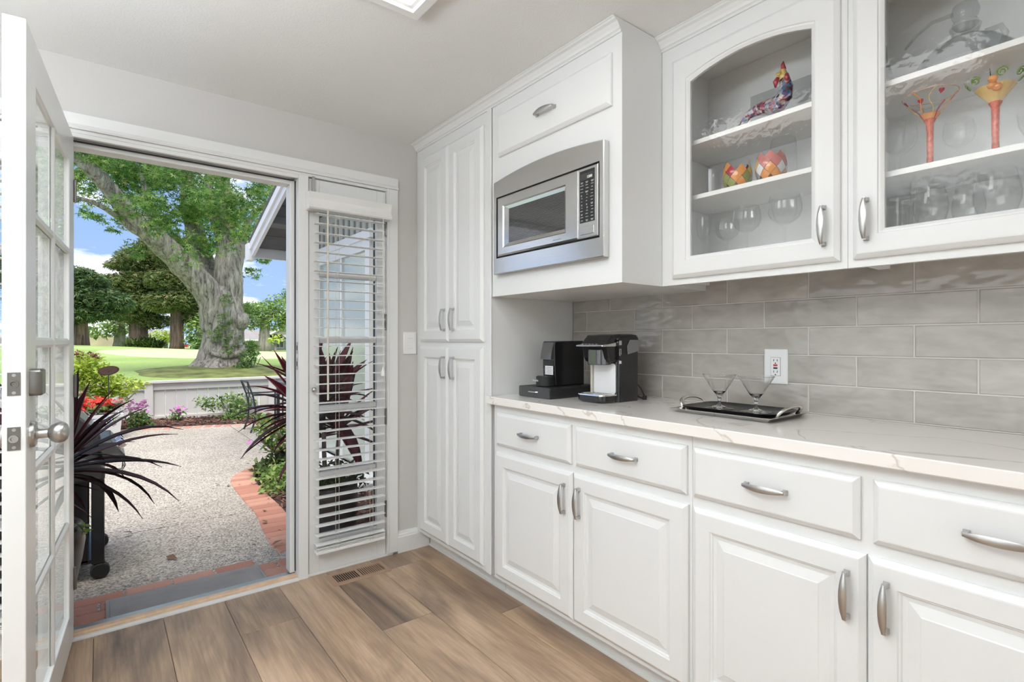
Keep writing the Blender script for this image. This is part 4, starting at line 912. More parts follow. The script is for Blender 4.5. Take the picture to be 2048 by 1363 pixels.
def deco_green(t, on):
    for a, s_, r in ((PI * .80, .78, .0115), (PI * 1.12, .82, .012), (PI * 1.38, .80, .012), (PI * .5, .8, .011), (PI * 1.7, .8, .011)):
        c = Vector(on(a, s_)); e1 = (Vector(on(a + .1, s_)) - c).normalized(); e2 = (Vector(on(a, s_ + .1)) - c).normalized(); b = B()
        b.tube([tuple(c + (e1 * math.cos(q) + e2 * math.sin(q)) * r * (1 - q / 14)) for q in [i * .5 for i in range(22)]], .0017, 6); b.build('painted_spiral', PAINTS['green'], t)
    b = B(); b.loops([[on(2 * PI * j / 24, s_) for j in range(24)] for s_ in (.0, .25, .55)], False, False); b.build('painted_drink', PAINTS['amber'], t)
    for a, s_ in ((PI * 1.02, .66), (PI * 1.0, .48), (PI * 1.08, .40)):
        b = B(); c = on(a, s_); b.lathe([(.0005, -.010), (.008, -.006), (.0105, 0), (.008, .006), (.0005, .010)], c, 12); b.build('painted_olive', PAINTS['orange'], t, smooth=True)
    b = B(); b.tube([on(PI * .98, .5), on(PI * 1.0, .98)], .0013, 6); b.build('painted_pick', PAINTS['black'], t)
painted_martini('martini glass with red stem and painted hearts on the middle shelf', .427, PREDST, deco_red)
painted_martini('martini glass with painted green spirals and amber drink', .293, PREDST, deco_green)
def rose(x, y, z, h): return [(r, hh * h) for r, hh in BALLOON]
vessel('wine_glass', 'clear wine glass on the middle shelf at the door hinge side, before the hearts glass', 'glass', 1.82, .505, SH2[1], [(r * .9, h * 1.0) for r, h in BALLOON])
vessel('wine_glass', 'clear tall flute on the middle shelf beside the hinge-side wine glass', 'glass', 1.88, .535, SH2[1], FLUTE)
vessel('wine_glass', 'clear small stemmed glass between the two painted martini glasses', 'glass', 1.85, .377, SH2[1], [(r * .75, h * .85) for r, h in BALLOON])
vessel('wine_glass', 'clear cone-shaped stemmed glass just beside the spirals martini glass', 'glass', 1.90, .235, SH2[1], [(r * .7, h) for r, h in COUPE], STEMG)
for x, y, lab, pr in ((1.80, .505, 'straight clear tumbler at the hinge end of the cabinet bottom', TALL), (1.79, .425, 'tall clear stemless glass second from the hinge end, cabinet bottom', [(r * .85, h) for r, h in STEMLESS]), (1.84, .355, 'short clear stemless glass third from the hinge end, cabinet bottom', [(r * .8, h * .9) for r, h in STEMLESS]),
                      (1.79, .29, 'wide clear stemless glass fourth from the hinge end, cabinet bottom', [(r * 1.05, h * 1.1) for r, h in STEMLESS]), (1.79, .18, 'big round clear glass fifth from the hinge end, cabinet bottom', [(r * 1.3, h * 1.25) for r, h in STEMLESS])):
    vessel('stemless_glass', lab, 'glass', x, y, SH2[0], pr, STEMG, 'stemless glasses on the cabinet bottom')
t = vessel('decanter', 'squat glass decanter with ball stopper and long spout on the top shelf', 'decanter', 1.83, .36, SH2[2], hollow([(.0003, 0), (.105, 0), (.112, .012), (.100, .045), (.07, .075), (.035, .095), (.028, .105), (.034, .125)], .003), SMOKEG, part='bowl')
b = B(); b.lathe([(.022, .122), (.028, .13), (.028, .138), (.022, .142), (.027, .15), (.031, .165), (.026, .183), (.012, .192), (.0005, .194)], (1.83, .36, SH2[2]), 20); b.build('stopper', SMOKEG, t, smooth=True)
b = B(); b.tube([(1.83, .385, SH2[2] + .170), (1.825, .43, SH2[2] + .168), (1.82, .465, SH2[2] + .145), (1.815, .490, SH2[2] + .115)], [.006, .005, .004, .0035], 10); b.build('spout', SMOKEG, t, smooth=True)
b = B(); b.tube([(1.81, .315, SH2[2] + .085), (1.805, .285, SH2[2] + .085), (1.80, .275, SH2[2] + .06), (1.81, .285, SH2[2] + .035)], .007, 10); b.build('loop_handle', SMOKEG, t, smooth=True)
for k, (x, y, lab) in enumerate(((1.79, .212, 'tall dim goblet right beside the decanter on the top shelf'), (1.88, .185, 'tall dim goblet standing behind the one beside the decanter'))):
    vessel('tall_goblet', lab, 'glass', x, y, SH2[2], [(r, h * 1.15) for r, h in FLUTE], SMOKEG, 'tall goblets on the top shelf')
vessel('tall_goblet', 'narrow glass at the hinge edge of the top shelf', 'glass', 1.80, .535, SH2[2], hollow([(.0003, 0), (.03, 0), (.02, .05), (.008, .1), (.006, .14)]), SMOKEG)

# ================================================================== outdoors
GZ = -.10
patio = mk('patio', AGG, None, (-5, .25, 2.9, 4.3, -.3, -.16), kind='structure')
def slab(poly):
    b = B(); g = .004
    b.prism_z(poly, -.2, GZ); return b.build('slab', AGG, patio, bevel=.004)
slab([(-5, 2.87), (2.0, 2.87), (2.0, 4.384), (-5, 4.384)]); slab([(-5, 4.394), (1.548, 4.394), (1.56, 9.35), (-5, 11.2)]); slab([(1.556, 4.394), (2.6, 4.394), (3.6, 8.7), (1.568, 9.345)])
# bricks: courses before the threshold, the curved border, the line before the far bed
def brick(cx, cy, rz, z=GZ, l=.196, w_=.092, h=.02):
    b = B(); b.loops([[(sx * (l / 2 - i), sy * (w_ / 2 - i), zz) for sx, sy in ((-1, -1), (1, -1), (1, 1), (-1, 1))] for zz, i in ((-.03, 0), (h - .006, 0), (h, .006))])
    return b.build('brick', BRICK, None, local=True)
proto = brick(0, 0, 0); proto.parent = patio; proto.location = (-.9, 3.05, GZ - .008)
def lay(x, y, rz, z=GZ): return dup(proto, (x, y, z), rz, parent=patio)
for r_ in range(5):
    for k in range(12):
        x = -.62 + k * .205 + (.1 if r_ % 2 else 0); y = 2.955 + r_ * .101
        if x > .97 or (r_ == 4 and x > .80): continue
        lay(x, y, random.uniform(-.01, .01), GZ - .016 + random.uniform(0, .002))
OUT = [(.862, 3.46), (.85, 3.571), (.875, 3.878), (.921, 4.307), (.914, 4.68), (.924, 5.155), (.935, 5.387), (.988, 5.616), (1.136, 5.821), (1.378, 6.045), (1.7, 6.2)]
def poly_walk(P, step):
    P = [Vector(p) for p in P]; res = []; d = 0
    for a, b_ in zip(P[:-1], P[1:]):
        l = (b_ - a).length
        while d <= l: res.append((a + (b_ - a) * d / l, (b_ - a).normalized())); d += step
        d -= l
    return res
# smooth the border line a little
OUTS = OUT
for _ in range(2):
    OUTS = [OUTS[0]] + [q for a, b_ in zip(OUTS[:-1], OUTS[1:]) for q in ((a[0] * .75 + b_[0] * .25, a[1] * .75 + b_[1] * .25), (a[0] * .25 + b_[0] * .75, a[1] * .25 + b_[1] * .75))] + [OUTS[-1]]
inner = []
for p, d in poly_walk(OUTS, .0985):
    n = Vector((d.y, -d.x)); c = p + n * .098
    lay(c.x, c.y, math.atan2(n.y, n.x), GZ - .012 + random.uniform(0, .002)); inner.append(p + n * .20)
for k in range(24):
    f_ = k / 23; x = -.35 + 2.9 * f_; y = 9.62 - .235 * x - .05 * x * x
    lay(x, y - .08, math.atan2(-.235 - .1 * x, 1) + PI / 2, GZ - .014)
# mulch beds
def bed(name, poly, z, label, npt, size, seed, hump=.05):
    rng = random.Random(seed)
    xs_ = [p[0] for p in poly]; ys_ = [p[1] for p in poly]
    def inside(x, y):
        c = False; j = len(poly) - 1
        for i in range(len(poly)):
            if (poly[i][1] > y) != (poly[j][1] > y) and x < (poly[j][0] - poly[i][0]) * (y - poly[i][1]) / (poly[j][1] - poly[i][1]) + poly[i][0]: c = not c
            j = i
        return c
    root = thing(name, label, 'mulch', (sum(xs_) / len(xs_), sum(ys_) / len(ys_), z), kind='stuff')
    b = B(); b.prism_z(poly, z - .06, z + .005); b.build('soil', MULCHB, root)
    pts = []
    while len(pts) < npt:
        x, y = rng.uniform(min(xs_), max(xs_)), rng.uniform(min(ys_), max(ys_))
        if inside(x, y): pts.append((x, y, z + .006 + rng.random() * hump * .6))
    leaf_cloud('bark_chips', MULCH, root, np.array(pts), size, 'chip', .35, seed)
bed('mulch_bed', [(p.x, p.y) for p in inner] + [(2.0, 6.0), (2.0, 2.9), (1.2, 2.9), (1.06, 3.4)], GZ, 'brown bark mulch in the bed behind the curved brick border', 2600, .045, 11)
bed('mulch_bed', [(-4.2, 10.55), (-.35, 9.72), (.6, 9.54), (1.4, 9.26), (2.6, 8.72), (4.2, 8.0), (4.2, 9.3), (.65, 10.56), (-4.2, 12.2)], GZ, 'brown bark mulch strip along the foot of the low fence', 5200, .055, 12)
# door mat
t = thing('door_mat', 'grey woven doormat lying outside the open doorway', 'doormat', (.365, 3.10, GZ))
b = B(); b.prism_z([(.02, 2.915), (.715, 2.915), (.715, 3.292), (.02, 3.292)], GZ + .006, GZ + .014); b.build('mat', MATG, t)
b = B()
def rc(i, z): return [(.02 + i, 2.915 + i, z), (.715 - i, 2.915 + i, z), (.715 - i, 3.292 - i, z), (.02 + i, 3.292 - i, z)]
b.loops([rc(.012, GZ + .013), rc(.016, GZ + .018), rc(.076, GZ + .018), rc(.08, GZ + .013)], False, False); b.build('border', MATG, t)
# low fence
fe = thing('low_fence', 'low pale grey board fence along the back of the patio', 'fence', (.65, 10.58, GZ))
P0 = Vector((.650, 10.58)); DV = Vector((1.756, -.619)).normalized(); NV = Vector((-DV.y, DV.x)); SPN = 1.862; ang = math.atan2(DV.y, DV.x)
def ftop(s_): return .528 + .040 * s_ / 1.862
def fbox(name, s0, s1, d0, d1, z0, z1, slope=True):
    b = B(); vs = []
    for zz in (0, 1):
        for s_, d in ((s0, d0), (s1, d0), (s1, d1), (s0, d1)):
            p = P0 + DV * s_ + NV * d; zt_ = ftop(s_) - .528
            vs.append((p.x, p.y, (z1 if zz else z0) + (zt_ if slope else 0)))
    b.loops([vs[:4], vs[4:]]); return b.build(name, FENCE, fe)
for k in range(-3, 4):
    s_ = k * SPN; fbox('post', s_ - .06, s_ + .06, -.075, .045, GZ - .5, .50)
    if k < 3:
        fbox('cap_rail', s_ - .001, s_ + SPN - .001, -.10, .07, .50, .535)
        fbox('top_board', s_ + .061, s_ + SPN - .061, -.05, -.022, .385, .50); fbox('bottom_rail', s_ + .061, s_ + SPN - .061, -.045, -.022, GZ - .02, GZ + .05)
        nb = 11; w_ = (SPN - .122) / nb
        for j in range(nb): fbox('board', s_ + .061 + j * w_ + .004, s_ + .061 + (j + 1) * w_ - .004, -.022 + .002 * (j % 2), .0, GZ - .45, .50)
# lawn behind the fence
def lawn_h(x, y):
    h = .30 + .06 * min(1, max(0, (y - 11) / 6))
    h += .60 * math.exp(-(((x + 3.5) / 8) ** 2 + ((y - 42) / 12) ** 2)) + .18 * math.exp(-(((x - 2.5) / 1.8) ** 2 + ((y - 16.3) / 1.5) ** 2))
    h += .10 * noise.noise(Vector((x * .12, y * .12, 0))) * min(1, max(0, (y - 20) / 10))
    return h
b = B(); nx, ny = 70, 80; vs = []; 
for j in range(ny + 1):
    f_ = (j / ny) ** 1.8
    for i in range(nx + 1):
        x = -30 + 90 * i / nx; yb = 10.66 - .3525 * (x - .65)
        if x < -6: yb = 12.9
        if x > 6: yb = 8.7
        y = yb + (115 - yb) * f_
        vs.append((x, y, lawn_h(x, y) if j else lawn_h(x, y) - .0))
b.add(vs, [(j * (nx + 1) + i, j * (nx + 1) + i + 1, (j + 1) * (nx + 1) + i + 1, (j + 1) * (nx + 1) + i) for j in range(ny) for i in range(nx)])
lawn = b.build('lawn', LAWN, None, smooth=True); lawn['kind'] = 'structure'
b = B(); ls = []
for r_ in (0, .5, .8, 1.0):
    ls.append([(9 + 9.5 * r_ * math.cos(2 * PI * k / 48), 34 + 9 * r_ * math.sin(2 * PI * k / 48)) for k in range(48)])
b.loops([[(x, y, lawn_h(x, y) + .05 - (.06 if i == 3 else 0)) for x, y in l] for i, l in enumerate(ls)], cap0=True, cap1=False)
gr = b.build('putting_green', GREENM, lawn, smooth=True)
b = B(); ls = []
for r_ in (0, .45, .8, 1.0):
    ls.append([(2.7 + 2.2 * r_ * math.cos(2 * PI * k / 40) + (.5 * math.sin(k) * .2), 16.0 + 2.4 * r_ * math.sin(2 * PI * k / 40)) for k in range(40)])
b.loops([[(x, y, lawn_h(x, y) + .03 - (.04 if i == 3 else 0)) for x, y in l] for i, l in enumerate(ls)], cap0=True, cap1=False); b.build('moss_patch', MOSS, lawn, smooth=True)

# ------------------------------------------------------------------ big sweetgum
tree = thing('sweetgum_tree', 'huge grey-barked tree with forked limbs behind the low fence', 'tree', (2.65, 16.25, .4))
def VP(u, v, y): return view_point(u, v, y)
TY0 = 16.4
b = B(); c0 = Vector((2.66, 16.3, 0))
trunk = [(Vector((2.62, 16.25, .15)), .98), (Vector((2.63, 16.25, .45)), .78), (Vector((2.66, 16.28, .75)), .60), (Vector((2.68, 16.3, 1.2)), .53), (Vector((2.70, 16.35, 1.6)), .50), (Vector((2.66, 16.35, 2.0)), .52), (Vector((2.64, 16.4, 2.35)), .50), (Vector((2.68, 16.4, 2.7)), .34)]
segn = 36; ls = []
for p, r in trunk:
    l = []
    for j in range(segn):
        a = 2 * PI * j / segn; fl = max(0, (1.0 - p.z) / .85)
        k = 1 + .16 * fl * math.sin(a * 6 + .7) + .10 * noise.noise(Vector((math.cos(a) * 1.6, math.sin(a) * 1.6, p.z * .8))) + .05 * noise.noise(Vector((math.cos(a) * 5, math.sin(a) * 5, p.z * 1.2)))
        l.append((p.x + r * k * math.cos(a), p.y + r * k * math.sin(a), p.z))
    ls.append(l)
b.loops(ls); b.build('trunk', BARK, tree, smooth=True)
def limb(pts, rads, name='limb', seg=18, wob=.16):
    P = [Vector(p) for p in pts]; R_ = list(rads)
    for _ in range(2):
        P2 = [P[0]]; R2 = [R_[0]]
        for a, b_, ra, rb in zip(P[:-1], P[1:], R_[:-1], R_[1:]): P2 += [a.lerp(b_, .28), a.lerp(b_, .72)]; R2 += [ra * .72 + rb * .28, ra * .28 + rb * .72]
        P = P2 + [P[-1]]; R_ = R2 + [R_[-1]]
    q = B(); q.tube(P, R_, seg, wob=wob); return q.build(name, BARK, tree, smooth=True)
limb([(2.52, 16.35, 1.5), VP(428, 600, 16.3), VP(396, 560, 16.2), VP(347, 508, 16.0), VP(300, 465, 15.7), VP(257, 428, 15.5), VP(214, 370, 15.2), VP(180, 338, 15.0), VP(154, 313, 14.9), VP(110, 270, 14.8)], [.38, .37, .34, .30, .255, .22, .17, .145, .13, .12])
limb([(2.66, 16.8, 1.9), VP(418, 560, 17.2), VP(402, 510, 17.6), VP(388, 455, 18), VP(378, 390, 18.3), VP(370, 330, 18.6), VP(362, 260, 18.9)], [.36, .30, .27, .25, .235, .21, .17])
limb([(2.82, 16.4, 1.6), VP(456, 590, 16.4), VP(458, 540, 16.4), VP(455, 490, 16.5), VP(450, 430, 16.6), VP(447, 370, 16.8), VP(448, 300, 17)], [.38, .36, .36, .29, .21, .17, .13])
limb([VP(466, 560, 16.6), VP(480, 500, 16.7), VP(492, 450, 16.9), VP(515, 420, 17.1), VP(545, 395, 17.3)], [.2, .15, .10, .07, .04], seg=12)
limb([VP(440, 470, 16.4), VP(428, 440, 16.8), VP(420, 400, 17), VP(415, 330, 17.1)], [.13, .11, .09, .06], seg=12)
limb([VP(305, 468, 15.75), VP(275, 468, 15.55), VP(235, 432, 15.4), VP(195, 406, 15.2), VP(140, 392, 15)], [.12, .085, .07, .055, .035], seg=10)
limb([VP(300, 445, 15.8), VP(292, 400, 15.9), VP(285, 350, 16), VP(255, 300, 16)], [.10, .07, .05, .03], seg=10)
q = B(); q.lathe([(.01, -.26), (.16, -.2), (.24, 0), (.19, .2), (.01, .28)], VP(481, 642, 16.0), 16); q.build('burl', BARK, tree, smooth=True)
q = B(); q.tube([VP(418, 705, 15.75), VP(445, 712, 15.7), VP(475, 708, 15.75), VP(490, 690, 16.0)], [.05, .09, .10, .05], 10, wob=.3); q.build('bark_ridge', BARK, tree, smooth=True)
blobs = [(180, 300, 60), (215, 330, 55), (255, 315, 55), (300, 330, 60), (340, 345, 55), (230, 390, 40), (190, 385, 40), (165, 350, 40), (280, 385, 55), (330, 395, 60), (375, 385, 50), (320, 440, 55), (365, 440, 60), (400, 425, 50), (410, 380, 45), (345, 480, 40), (385, 485, 45), (300, 460, 35), (440, 400, 45), (470, 380, 45), (500, 390, 45), (530, 380, 40), (555, 360, 35), (480, 420, 45), (515, 430, 40), (430, 445, 40), (490, 460, 40), (460, 440, 35), (520, 470, 30), (415, 500, 30), (525, 520, 22), (500, 545, 22), (540, 510, 22), (205, 430, 18), (175, 428, 16), (235, 452, 18), (265, 500, 25), (290, 340, 55), (400, 340, 50), (450, 345, 50), (510, 345, 45), (425, 480, 35)]
rng = np.random.default_rng(5); pts = []
for (u, v, r) in blobs:
    for k in range(3):
        y = rng.uniform(15.6, 18.6) if rng.random() < .8 else rng.uniform(14.0, 15.0); c = VP(u + rng.normal(0, r * .45), v + rng.normal(0, r * .35), y); rad = r * rng.uniform(.006, .012)
        n = int(140 * (r / 45) ** 2 * rng.uniform(.5, 1.3))
        pts.append(ball_points(c, (rad, rad * 1.3, rad * .75), n, rng, .2))
for k in range(70):   # the rest of the crown, over and around the framed part
    a = rng.uniform(0, 2 * PI); rr_ = 5.5 * math.sqrt(rng.uniform(0, 1)); z = rng.uniform(6.6, 12)
    s_ = 1 - max(0, z - 8) / 6
    pts.append(ball_points((2.0 + rr_ * s_ * math.cos(a), 16.3 + rr_ * s_ * math.sin(a), z), (1.1, 1.1, .8), 120, rng, .2))
leaf_cloud('foliage', SWEETGUM, tree, np.concatenate(pts), .17, 'star', .55, 21, droop=.5)
iv = []
for (u, v, r, y) in ((452, 600, 14, 15.8), (448, 640, 18, 15.75), (450, 670, 22, 15.75), (428, 668, 14, 15.75), (470, 680, 16, 15.8), (455, 700, 12, 15.7), (478, 610, 12, 16.3), (497, 615, 12, 16.4), (505, 640, 10, 16.4)):
    c = VP(u, v, y); iv.append(ball_points(c, (r * .013, .16, r * .015), int(3.5 * r), rng, .2))
t = thing('trunk_ivy', 'green leafy shoots growing up the big tree trunk', 'ivy', (2.75, 15.8, 1.2)); o = leaf_cloud('foliage', JADE, t, np.concatenate(iv), .13, 'star', .7, 22, droop=.4)
sh = [ball_points(VP(u, v, 15.5), (r * .014, .3, r * .014), int(9 * r), rng, .2) for (u, v, r) in ((495, 715, 16), (488, 735, 14), (507, 700, 12), (475, 740, 12), (500, 690, 10))]
t = thing('tree_base_shrub', 'leafy green shrub at the foot of the big tree', 'shrub', (3.1, 15.5, .4)); leaf_cloud('foliage', GREEN, t, np.concatenate(sh), .14, 'star', .7, 23, droop=.3)
q = B()
for k in range(5): q.tube([(3.05 + .06 * k, 15.5, .38), (3.0 + .12 * k, 15.5 + .05 * k, .75)], .012, 6)
o = q.build('stem', PALEBARK, t); o['kind'] = 'stuff'

# ------------------------------------------------------------------ background trees and houses
def bgtree(name, label, u, v, y, tr, th_, blobs_, leafm, barkm, size, n_per, seed, shape='spray', group=None, flare=1.25, branches=(), droop=.15):
    base = VP(u, v, y); t = thing(name, label, 'tree', tuple(base), group=group)
    q = B(); q.tube([base + Vector((0, 0, -.3)), base + Vector((0, 0, .5)), base + Vector((0, 0, th_ * .4)), base + Vector((0, 0, th_))], [tr * flare, tr * 1.08, tr * .95, tr * .7], 16, wob=.12); q.build('trunk', barkm, t, smooth=True)
    for (u1, v1, r1) in branches:
        e = VP(u1, v1, y); q = B(); q.tube([base + Vector((0, 0, th_ * .8)), (base + Vector((0, 0, th_))).lerp(e, .5) + Vector((0, 0, .1)), e], [r1, r1 * .7, r1 * .35], 8); q.build('branch', barkm, t, smooth=True)
    rg = np.random.default_rng(seed); pp = []
    for (bu, bv, ru, rv) in blobs_:
        c = VP(bu, bv, y); k = y / 1200
        pp.append(ball_points(c, (ru * k * 1.2, ru * k * 1.0, rv * k), int(n_per * ru * rv / 900), rg, .3))
    leaf_cloud('foliage', leafm, t, np.concatenate(pp), size, shape, .45, seed, droop=droop); return t
bgtree('conifer_tree', 'dark conifer with low drooping boughs at the door-hinge edge of the view', 158, 692, 46, .5, 4, [(150, 585, 45, 22), (190, 600, 45, 24), (165, 560, 35, 14), (215, 605, 35, 20), (150, 545, 28, 10), (130, 620, 50, 26), (185, 625, 40, 14), (90, 590, 45, 40), (60, 540, 40, 40)], DKCONIFER, REDBARK, .32, 2300, 31, group='conifers beyond the lawn')
bgtree('conifer_tree', 'tall conifer with flared mossy trunk in the middle of the lawn edge', 277, 696, 66, .82, 8, [(270, 600, 45, 26), (250, 570, 40, 20), (290, 560, 40, 24), (280, 520, 34, 26), (320, 600, 40, 24), (225, 560, 25, 12), (300, 640, 30, 16), (255, 625, 34, 16), (310, 495, 28, 22), (330, 540, 34, 30), (240, 530, 20, 10)], CONIFER, REDBARK, .42, 2300, 32, group='conifers beyond the lawn', flare=1.7)
bgtree('conifer_tree', 'tall conifer with straight reddish trunk just beside the big tree', 354, 698, 62, .58, 9, [(350, 600, 40, 22), (375, 590, 34, 26), (340, 560, 34, 22), (385, 625, 18, 30), (365, 545, 30, 26), (400, 580, 26, 40), (330, 610, 30, 14), (350, 500, 34, 30), (395, 530, 30, 30)], CONIFER, REDBARK, .42, 2300, 33, group='conifers beyond the lawn')
bgtree('broadleaf_tree', 'small pale-trunked tree with forking branches between the conifers', 240, 692, 72, .55, 3.2, [(235, 650, 34, 14), (215, 660, 24, 12), (260, 655, 24, 14), (195, 668, 22, 8), (240, 630, 30, 12)], LTGREEN, PALEBARK, .5, 500, 34, 'oval', branches=((215, 655, .3), (262, 650, .3), (238, 640, .3)))
bgtree('broadleaf_tree', 'round bright yellow-green tree in front of the pale far house', 332, 697, 76, .18, 2, [(322, 672, 20, 14), (340, 672, 18, 12)], LIME, PALEBARK, .45, 700, 35, 'oval')
bgtree('broadleaf_tree', 'light green tree with white blossom right behind the big trunk', 398, 698, 60, .2, 2, [(395, 660, 20, 24), (410, 640, 16, 20), (385, 680, 14, 10)], LTGREEN, PALEBARK, .45, 600, 36, 'oval')
bgtree('broadleaf_tree', 'spreading light green tree with pale forked trunk before the grey-roofed house', 529, 702, 44, .42, 2.6, [(505, 640, 26, 22), (540, 635, 30, 24), (570, 620, 28, 28), (490, 620, 20, 16), (520, 615, 26, 14), (585, 640, 24, 22), (555, 655, 26, 8)], LTGREEN, PALEBARK, .3, 700, 37, 'oval', branches=((500, 660, .16), (515, 640, .2), (550, 630, .2), (572, 615, .16), (535, 625, .18)))
bgtree('broadleaf_tree', 'hazy dark green tree peeking over the grey-roofed house', 565, 700, 80, .3, 6, [(560, 600, 26, 14), (585, 590, 24, 20), (540, 612, 22, 12), (505, 612, 22, 8), (490, 620, 18, 12)], GREEN, PALEBARK, .5, 600, 38, 'oval')
bgtree('broadleaf_tree', 'small yellow-green tree at the front of the grey-roofed house', 551, 703, 40, .06, 1.2, [(550, 680, 16, 8), (556, 672, 12, 6)], LIME, PALEBARK, .4, 220, 39, 'oval')
t = thing('round_hedge', 'clipped round hedge beside the big tree trunk', 'hedge', tuple(VP(406, 700, 45))); leaf_cloud('foliage', GREEN, t, ball_points(VP(408, 696, 45), (.75, .7, .85), 900, rng, .8), .3, 'oval', .6, 40)
t = thing('trunk_skirt_grass', 'tuft of dark grass around the flared conifer trunk', 'grass', tuple(VP(290, 697, 64)), kind='stuff'); leaf_cloud('blades', DKGREEN, t, ball_points(VP(290, 695, 64), (1.6, 1, .5), 500, rng, .2), .9, 'long', .4, 41, droop=-1.0)
# far bank, wall and pale house
bk = B(); bk.loops([[tuple(VP(u, v, 105)) for u, v in ((60, 700), (420, 705), (420, 690), (300, 684), (200, 668), (60, 660))], [tuple(VP(u, v, 112)) for u, v in ((60, 700), (420, 705), (420, 690), (300, 684), (200, 668), (60, 660))]]); o = bk.build('far_bank', DRYGRASS, None); o['kind'] = 'structure'
def house(name, label, y, wall, roof, wins, wallm=FARWALL, roofm=ROOFGREY, depth=7):
    c = VP(wall[0], wall[3], y); t = thing(name, label, 'house', (c.x, y, c.z))
    def rect(u0, v0, u1, v1, dy): 
        a, b_ = VP(u0, v1, y), VP(u1, v0, y); return a.x, b_.x, a.z, b_.z
    x0, x1, z0, z1 = rect(wall[0], wall[1], wall[2], wall[3], 0); mk('wall', wallm, t, (x0, x1, y, y + depth, z0 - .3, z1))
    if roof:
        ra, rb, za, zb = rect(roof[0], roof[1], roof[2], roof[3], 0); q = B()
        q.loops([[(ra, y - .6, za), (ra, y + depth / 2, zb), (ra, y + depth + .6, za), (ra, y + depth / 2, za - .05)], [(rb, y - .6, za), (rb, y + depth / 2, zb), (rb, y + depth + .6, za), (rb, y + depth / 2, za - .05)]]); q.build('roof', roofm, t)
        mk('fascia', WHITEOUT, t, (ra, rb, y - .66, y - .58, za - .1, za + .05))
    for wv in wins:
        x0, x1, z0, z1 = rect(*wv, 0); f_ = mk('window', WHITEOUT, t, (x0 - .08, x1 + .08, y - .08, y + .02, z0 - .08, z1 + .08)); mk('pane', FARDARK, f_, (x0, (x0 + x1) / 2 - .03, y - .1, y - .07, z0, z1), ((x0 + x1) / 2 + .03, x1, y - .1, y - .07, z0, z1))
    return t
h1 = house('ranch_house', 'low ranch house with grey roof across the golf lawn', 52, (470, 678, 640, 701), (470, 659, 650, 679), [(552, 680, 566, 694), (572, 680, 590, 694)], depth=9)
yy = 49.5; g0, g1, gp = VP(540, 668, yy), VP(590, 668, yy), VP(564, 656, yy)
q = B(); q.loops([[tuple(g0), tuple(g1), tuple(gp)], [tuple(g0 + Vector((0, 6, 0))), tuple(g1 + Vector((0, 6, 0))), tuple(gp + Vector((0, 6, 0)))]]); q.build('gable', ROOFGREY, h1)
q = B(); q.tube([g0 + Vector((0, -.05, 0)), gp + Vector((0, -.05, .0)), g1 + Vector((0, -.05, 0))], .09, 4); q.build('gable_trim', WHITEOUT, h1)
house('pale_house', 'pale low house with flat roof glimpsed between the conifer trunks', 96, (285, 674, 350, 694), (285, 660, 352, 672), [(288, 684, 304, 690), (306, 684, 322, 690)], WHITEOUT)
t = thing('white_wall', 'long low white garden wall at the far side of the lawn', 'wall', tuple(VP(340, 699, 88))); a, b_ = VP(300, 700, 88), VP(415, 692, 88); mk('wall_body', WHITEOUT, t, (a.x, b_.x, 88, 88.4, a.z - .4, b_.z))
t = thing('garden_bench', 'tiny wooden bench beyond the lawn near the dark conifer', 'bench', tuple(VP(158, 688, 88))); a, b_ = VP(150, 690, 88), VP(166, 684, 88); mk('seat', WOODSILL, t, (a.x, b_.x, 88, 88.5, a.z + .2, a.z + .28)); mk('backrest', WOODSILL, t, (a.x, b_.x, 88.4, 88.46, a.z + .3, b_.z)); mk('leg', WOODSILL, t, (a.x + .1, a.x + .2, 88, 88.4, a.z - .3, a.z + .2)); mk('leg', WOODSILL, t, (b_.x - .2, b_.x - .1, 88, 88.4, a.z - .3, a.z + .2))
t = thing('lawn_chair', 'tiny red chair by the white wall across the lawn', 'chair', tuple(VP(373, 697, 84))); a = VP(369, 698, 84); c_ = VP(378, 688, 84); RC = PAINTS['red']
mk('seat', RC, t, (a.x, c_.x, 84, 84.5, a.z + .30, a.z + .36)); mk('backrest', RC, t, (a.x, c_.x, 84.45, 84.5, a.z + .36, c_.z)); 
for x in (a.x + .03, c_.x - .03): mk('leg', RC, t, (x - .03, x + .03, 84.05, 84.1, a.z - .1, a.z + .3))

# ------------------------------------------------------------------ house wing seen past the doorway
wing = mk('house_wing', SIDING, None, (2.0, 2.12, 2.87, 4.66, GZ - .1, 2.75), (2.0, 2.12, 6.16, 6.9, GZ - .1, 2.45), (2.0, 2.12, 4.66, 6.16, 2.16, 2.62), (2.12, 5, 6.78, 6.9, GZ - .1, 2.4), kind='structure')
y = 2.95
while y < 6.9:
    z0 = GZ if not (4.62 < y < 6.2) else 2.17
    mk('batten', BATTEN, wing, (1.982, 2.0, y, y + .03, z0, 2.42 + (6.9 - y) * .05)); y += .152
wf = mk('window_frame', WHITEOUT, wing, (1.965, 2.01, 4.66, 4.76, -.05, 2.16), (1.965, 2.01, 6.06, 6.16, -.05, 2.16), (1.965, 2.01, 4.76, 6.06, 2.06, 2.16), (1.955, 2.01, 4.66, 6.16, -.10, -.02), (1.972, 2.01, 5.39, 5.43, -.02, 2.06), (1.95, 2.0, 4.60, 6.2, 2.16, 2.24))
mk('pane', REFWIN, wing, (1.99, 1.996, 4.76, 5.39, -.02, 2.06)); mk('pane', REFWIN, wing, (1.99, 1.996, 5.43, 6.06, -.02, 2.06))
mk('door_step', WHITEOUT, wing, (1.66, 2.0, 4.3, 6.2, GZ - .02, -.02), bevel=.01)
def rz_(y): return 2.30 + (7.22 - y) * .315
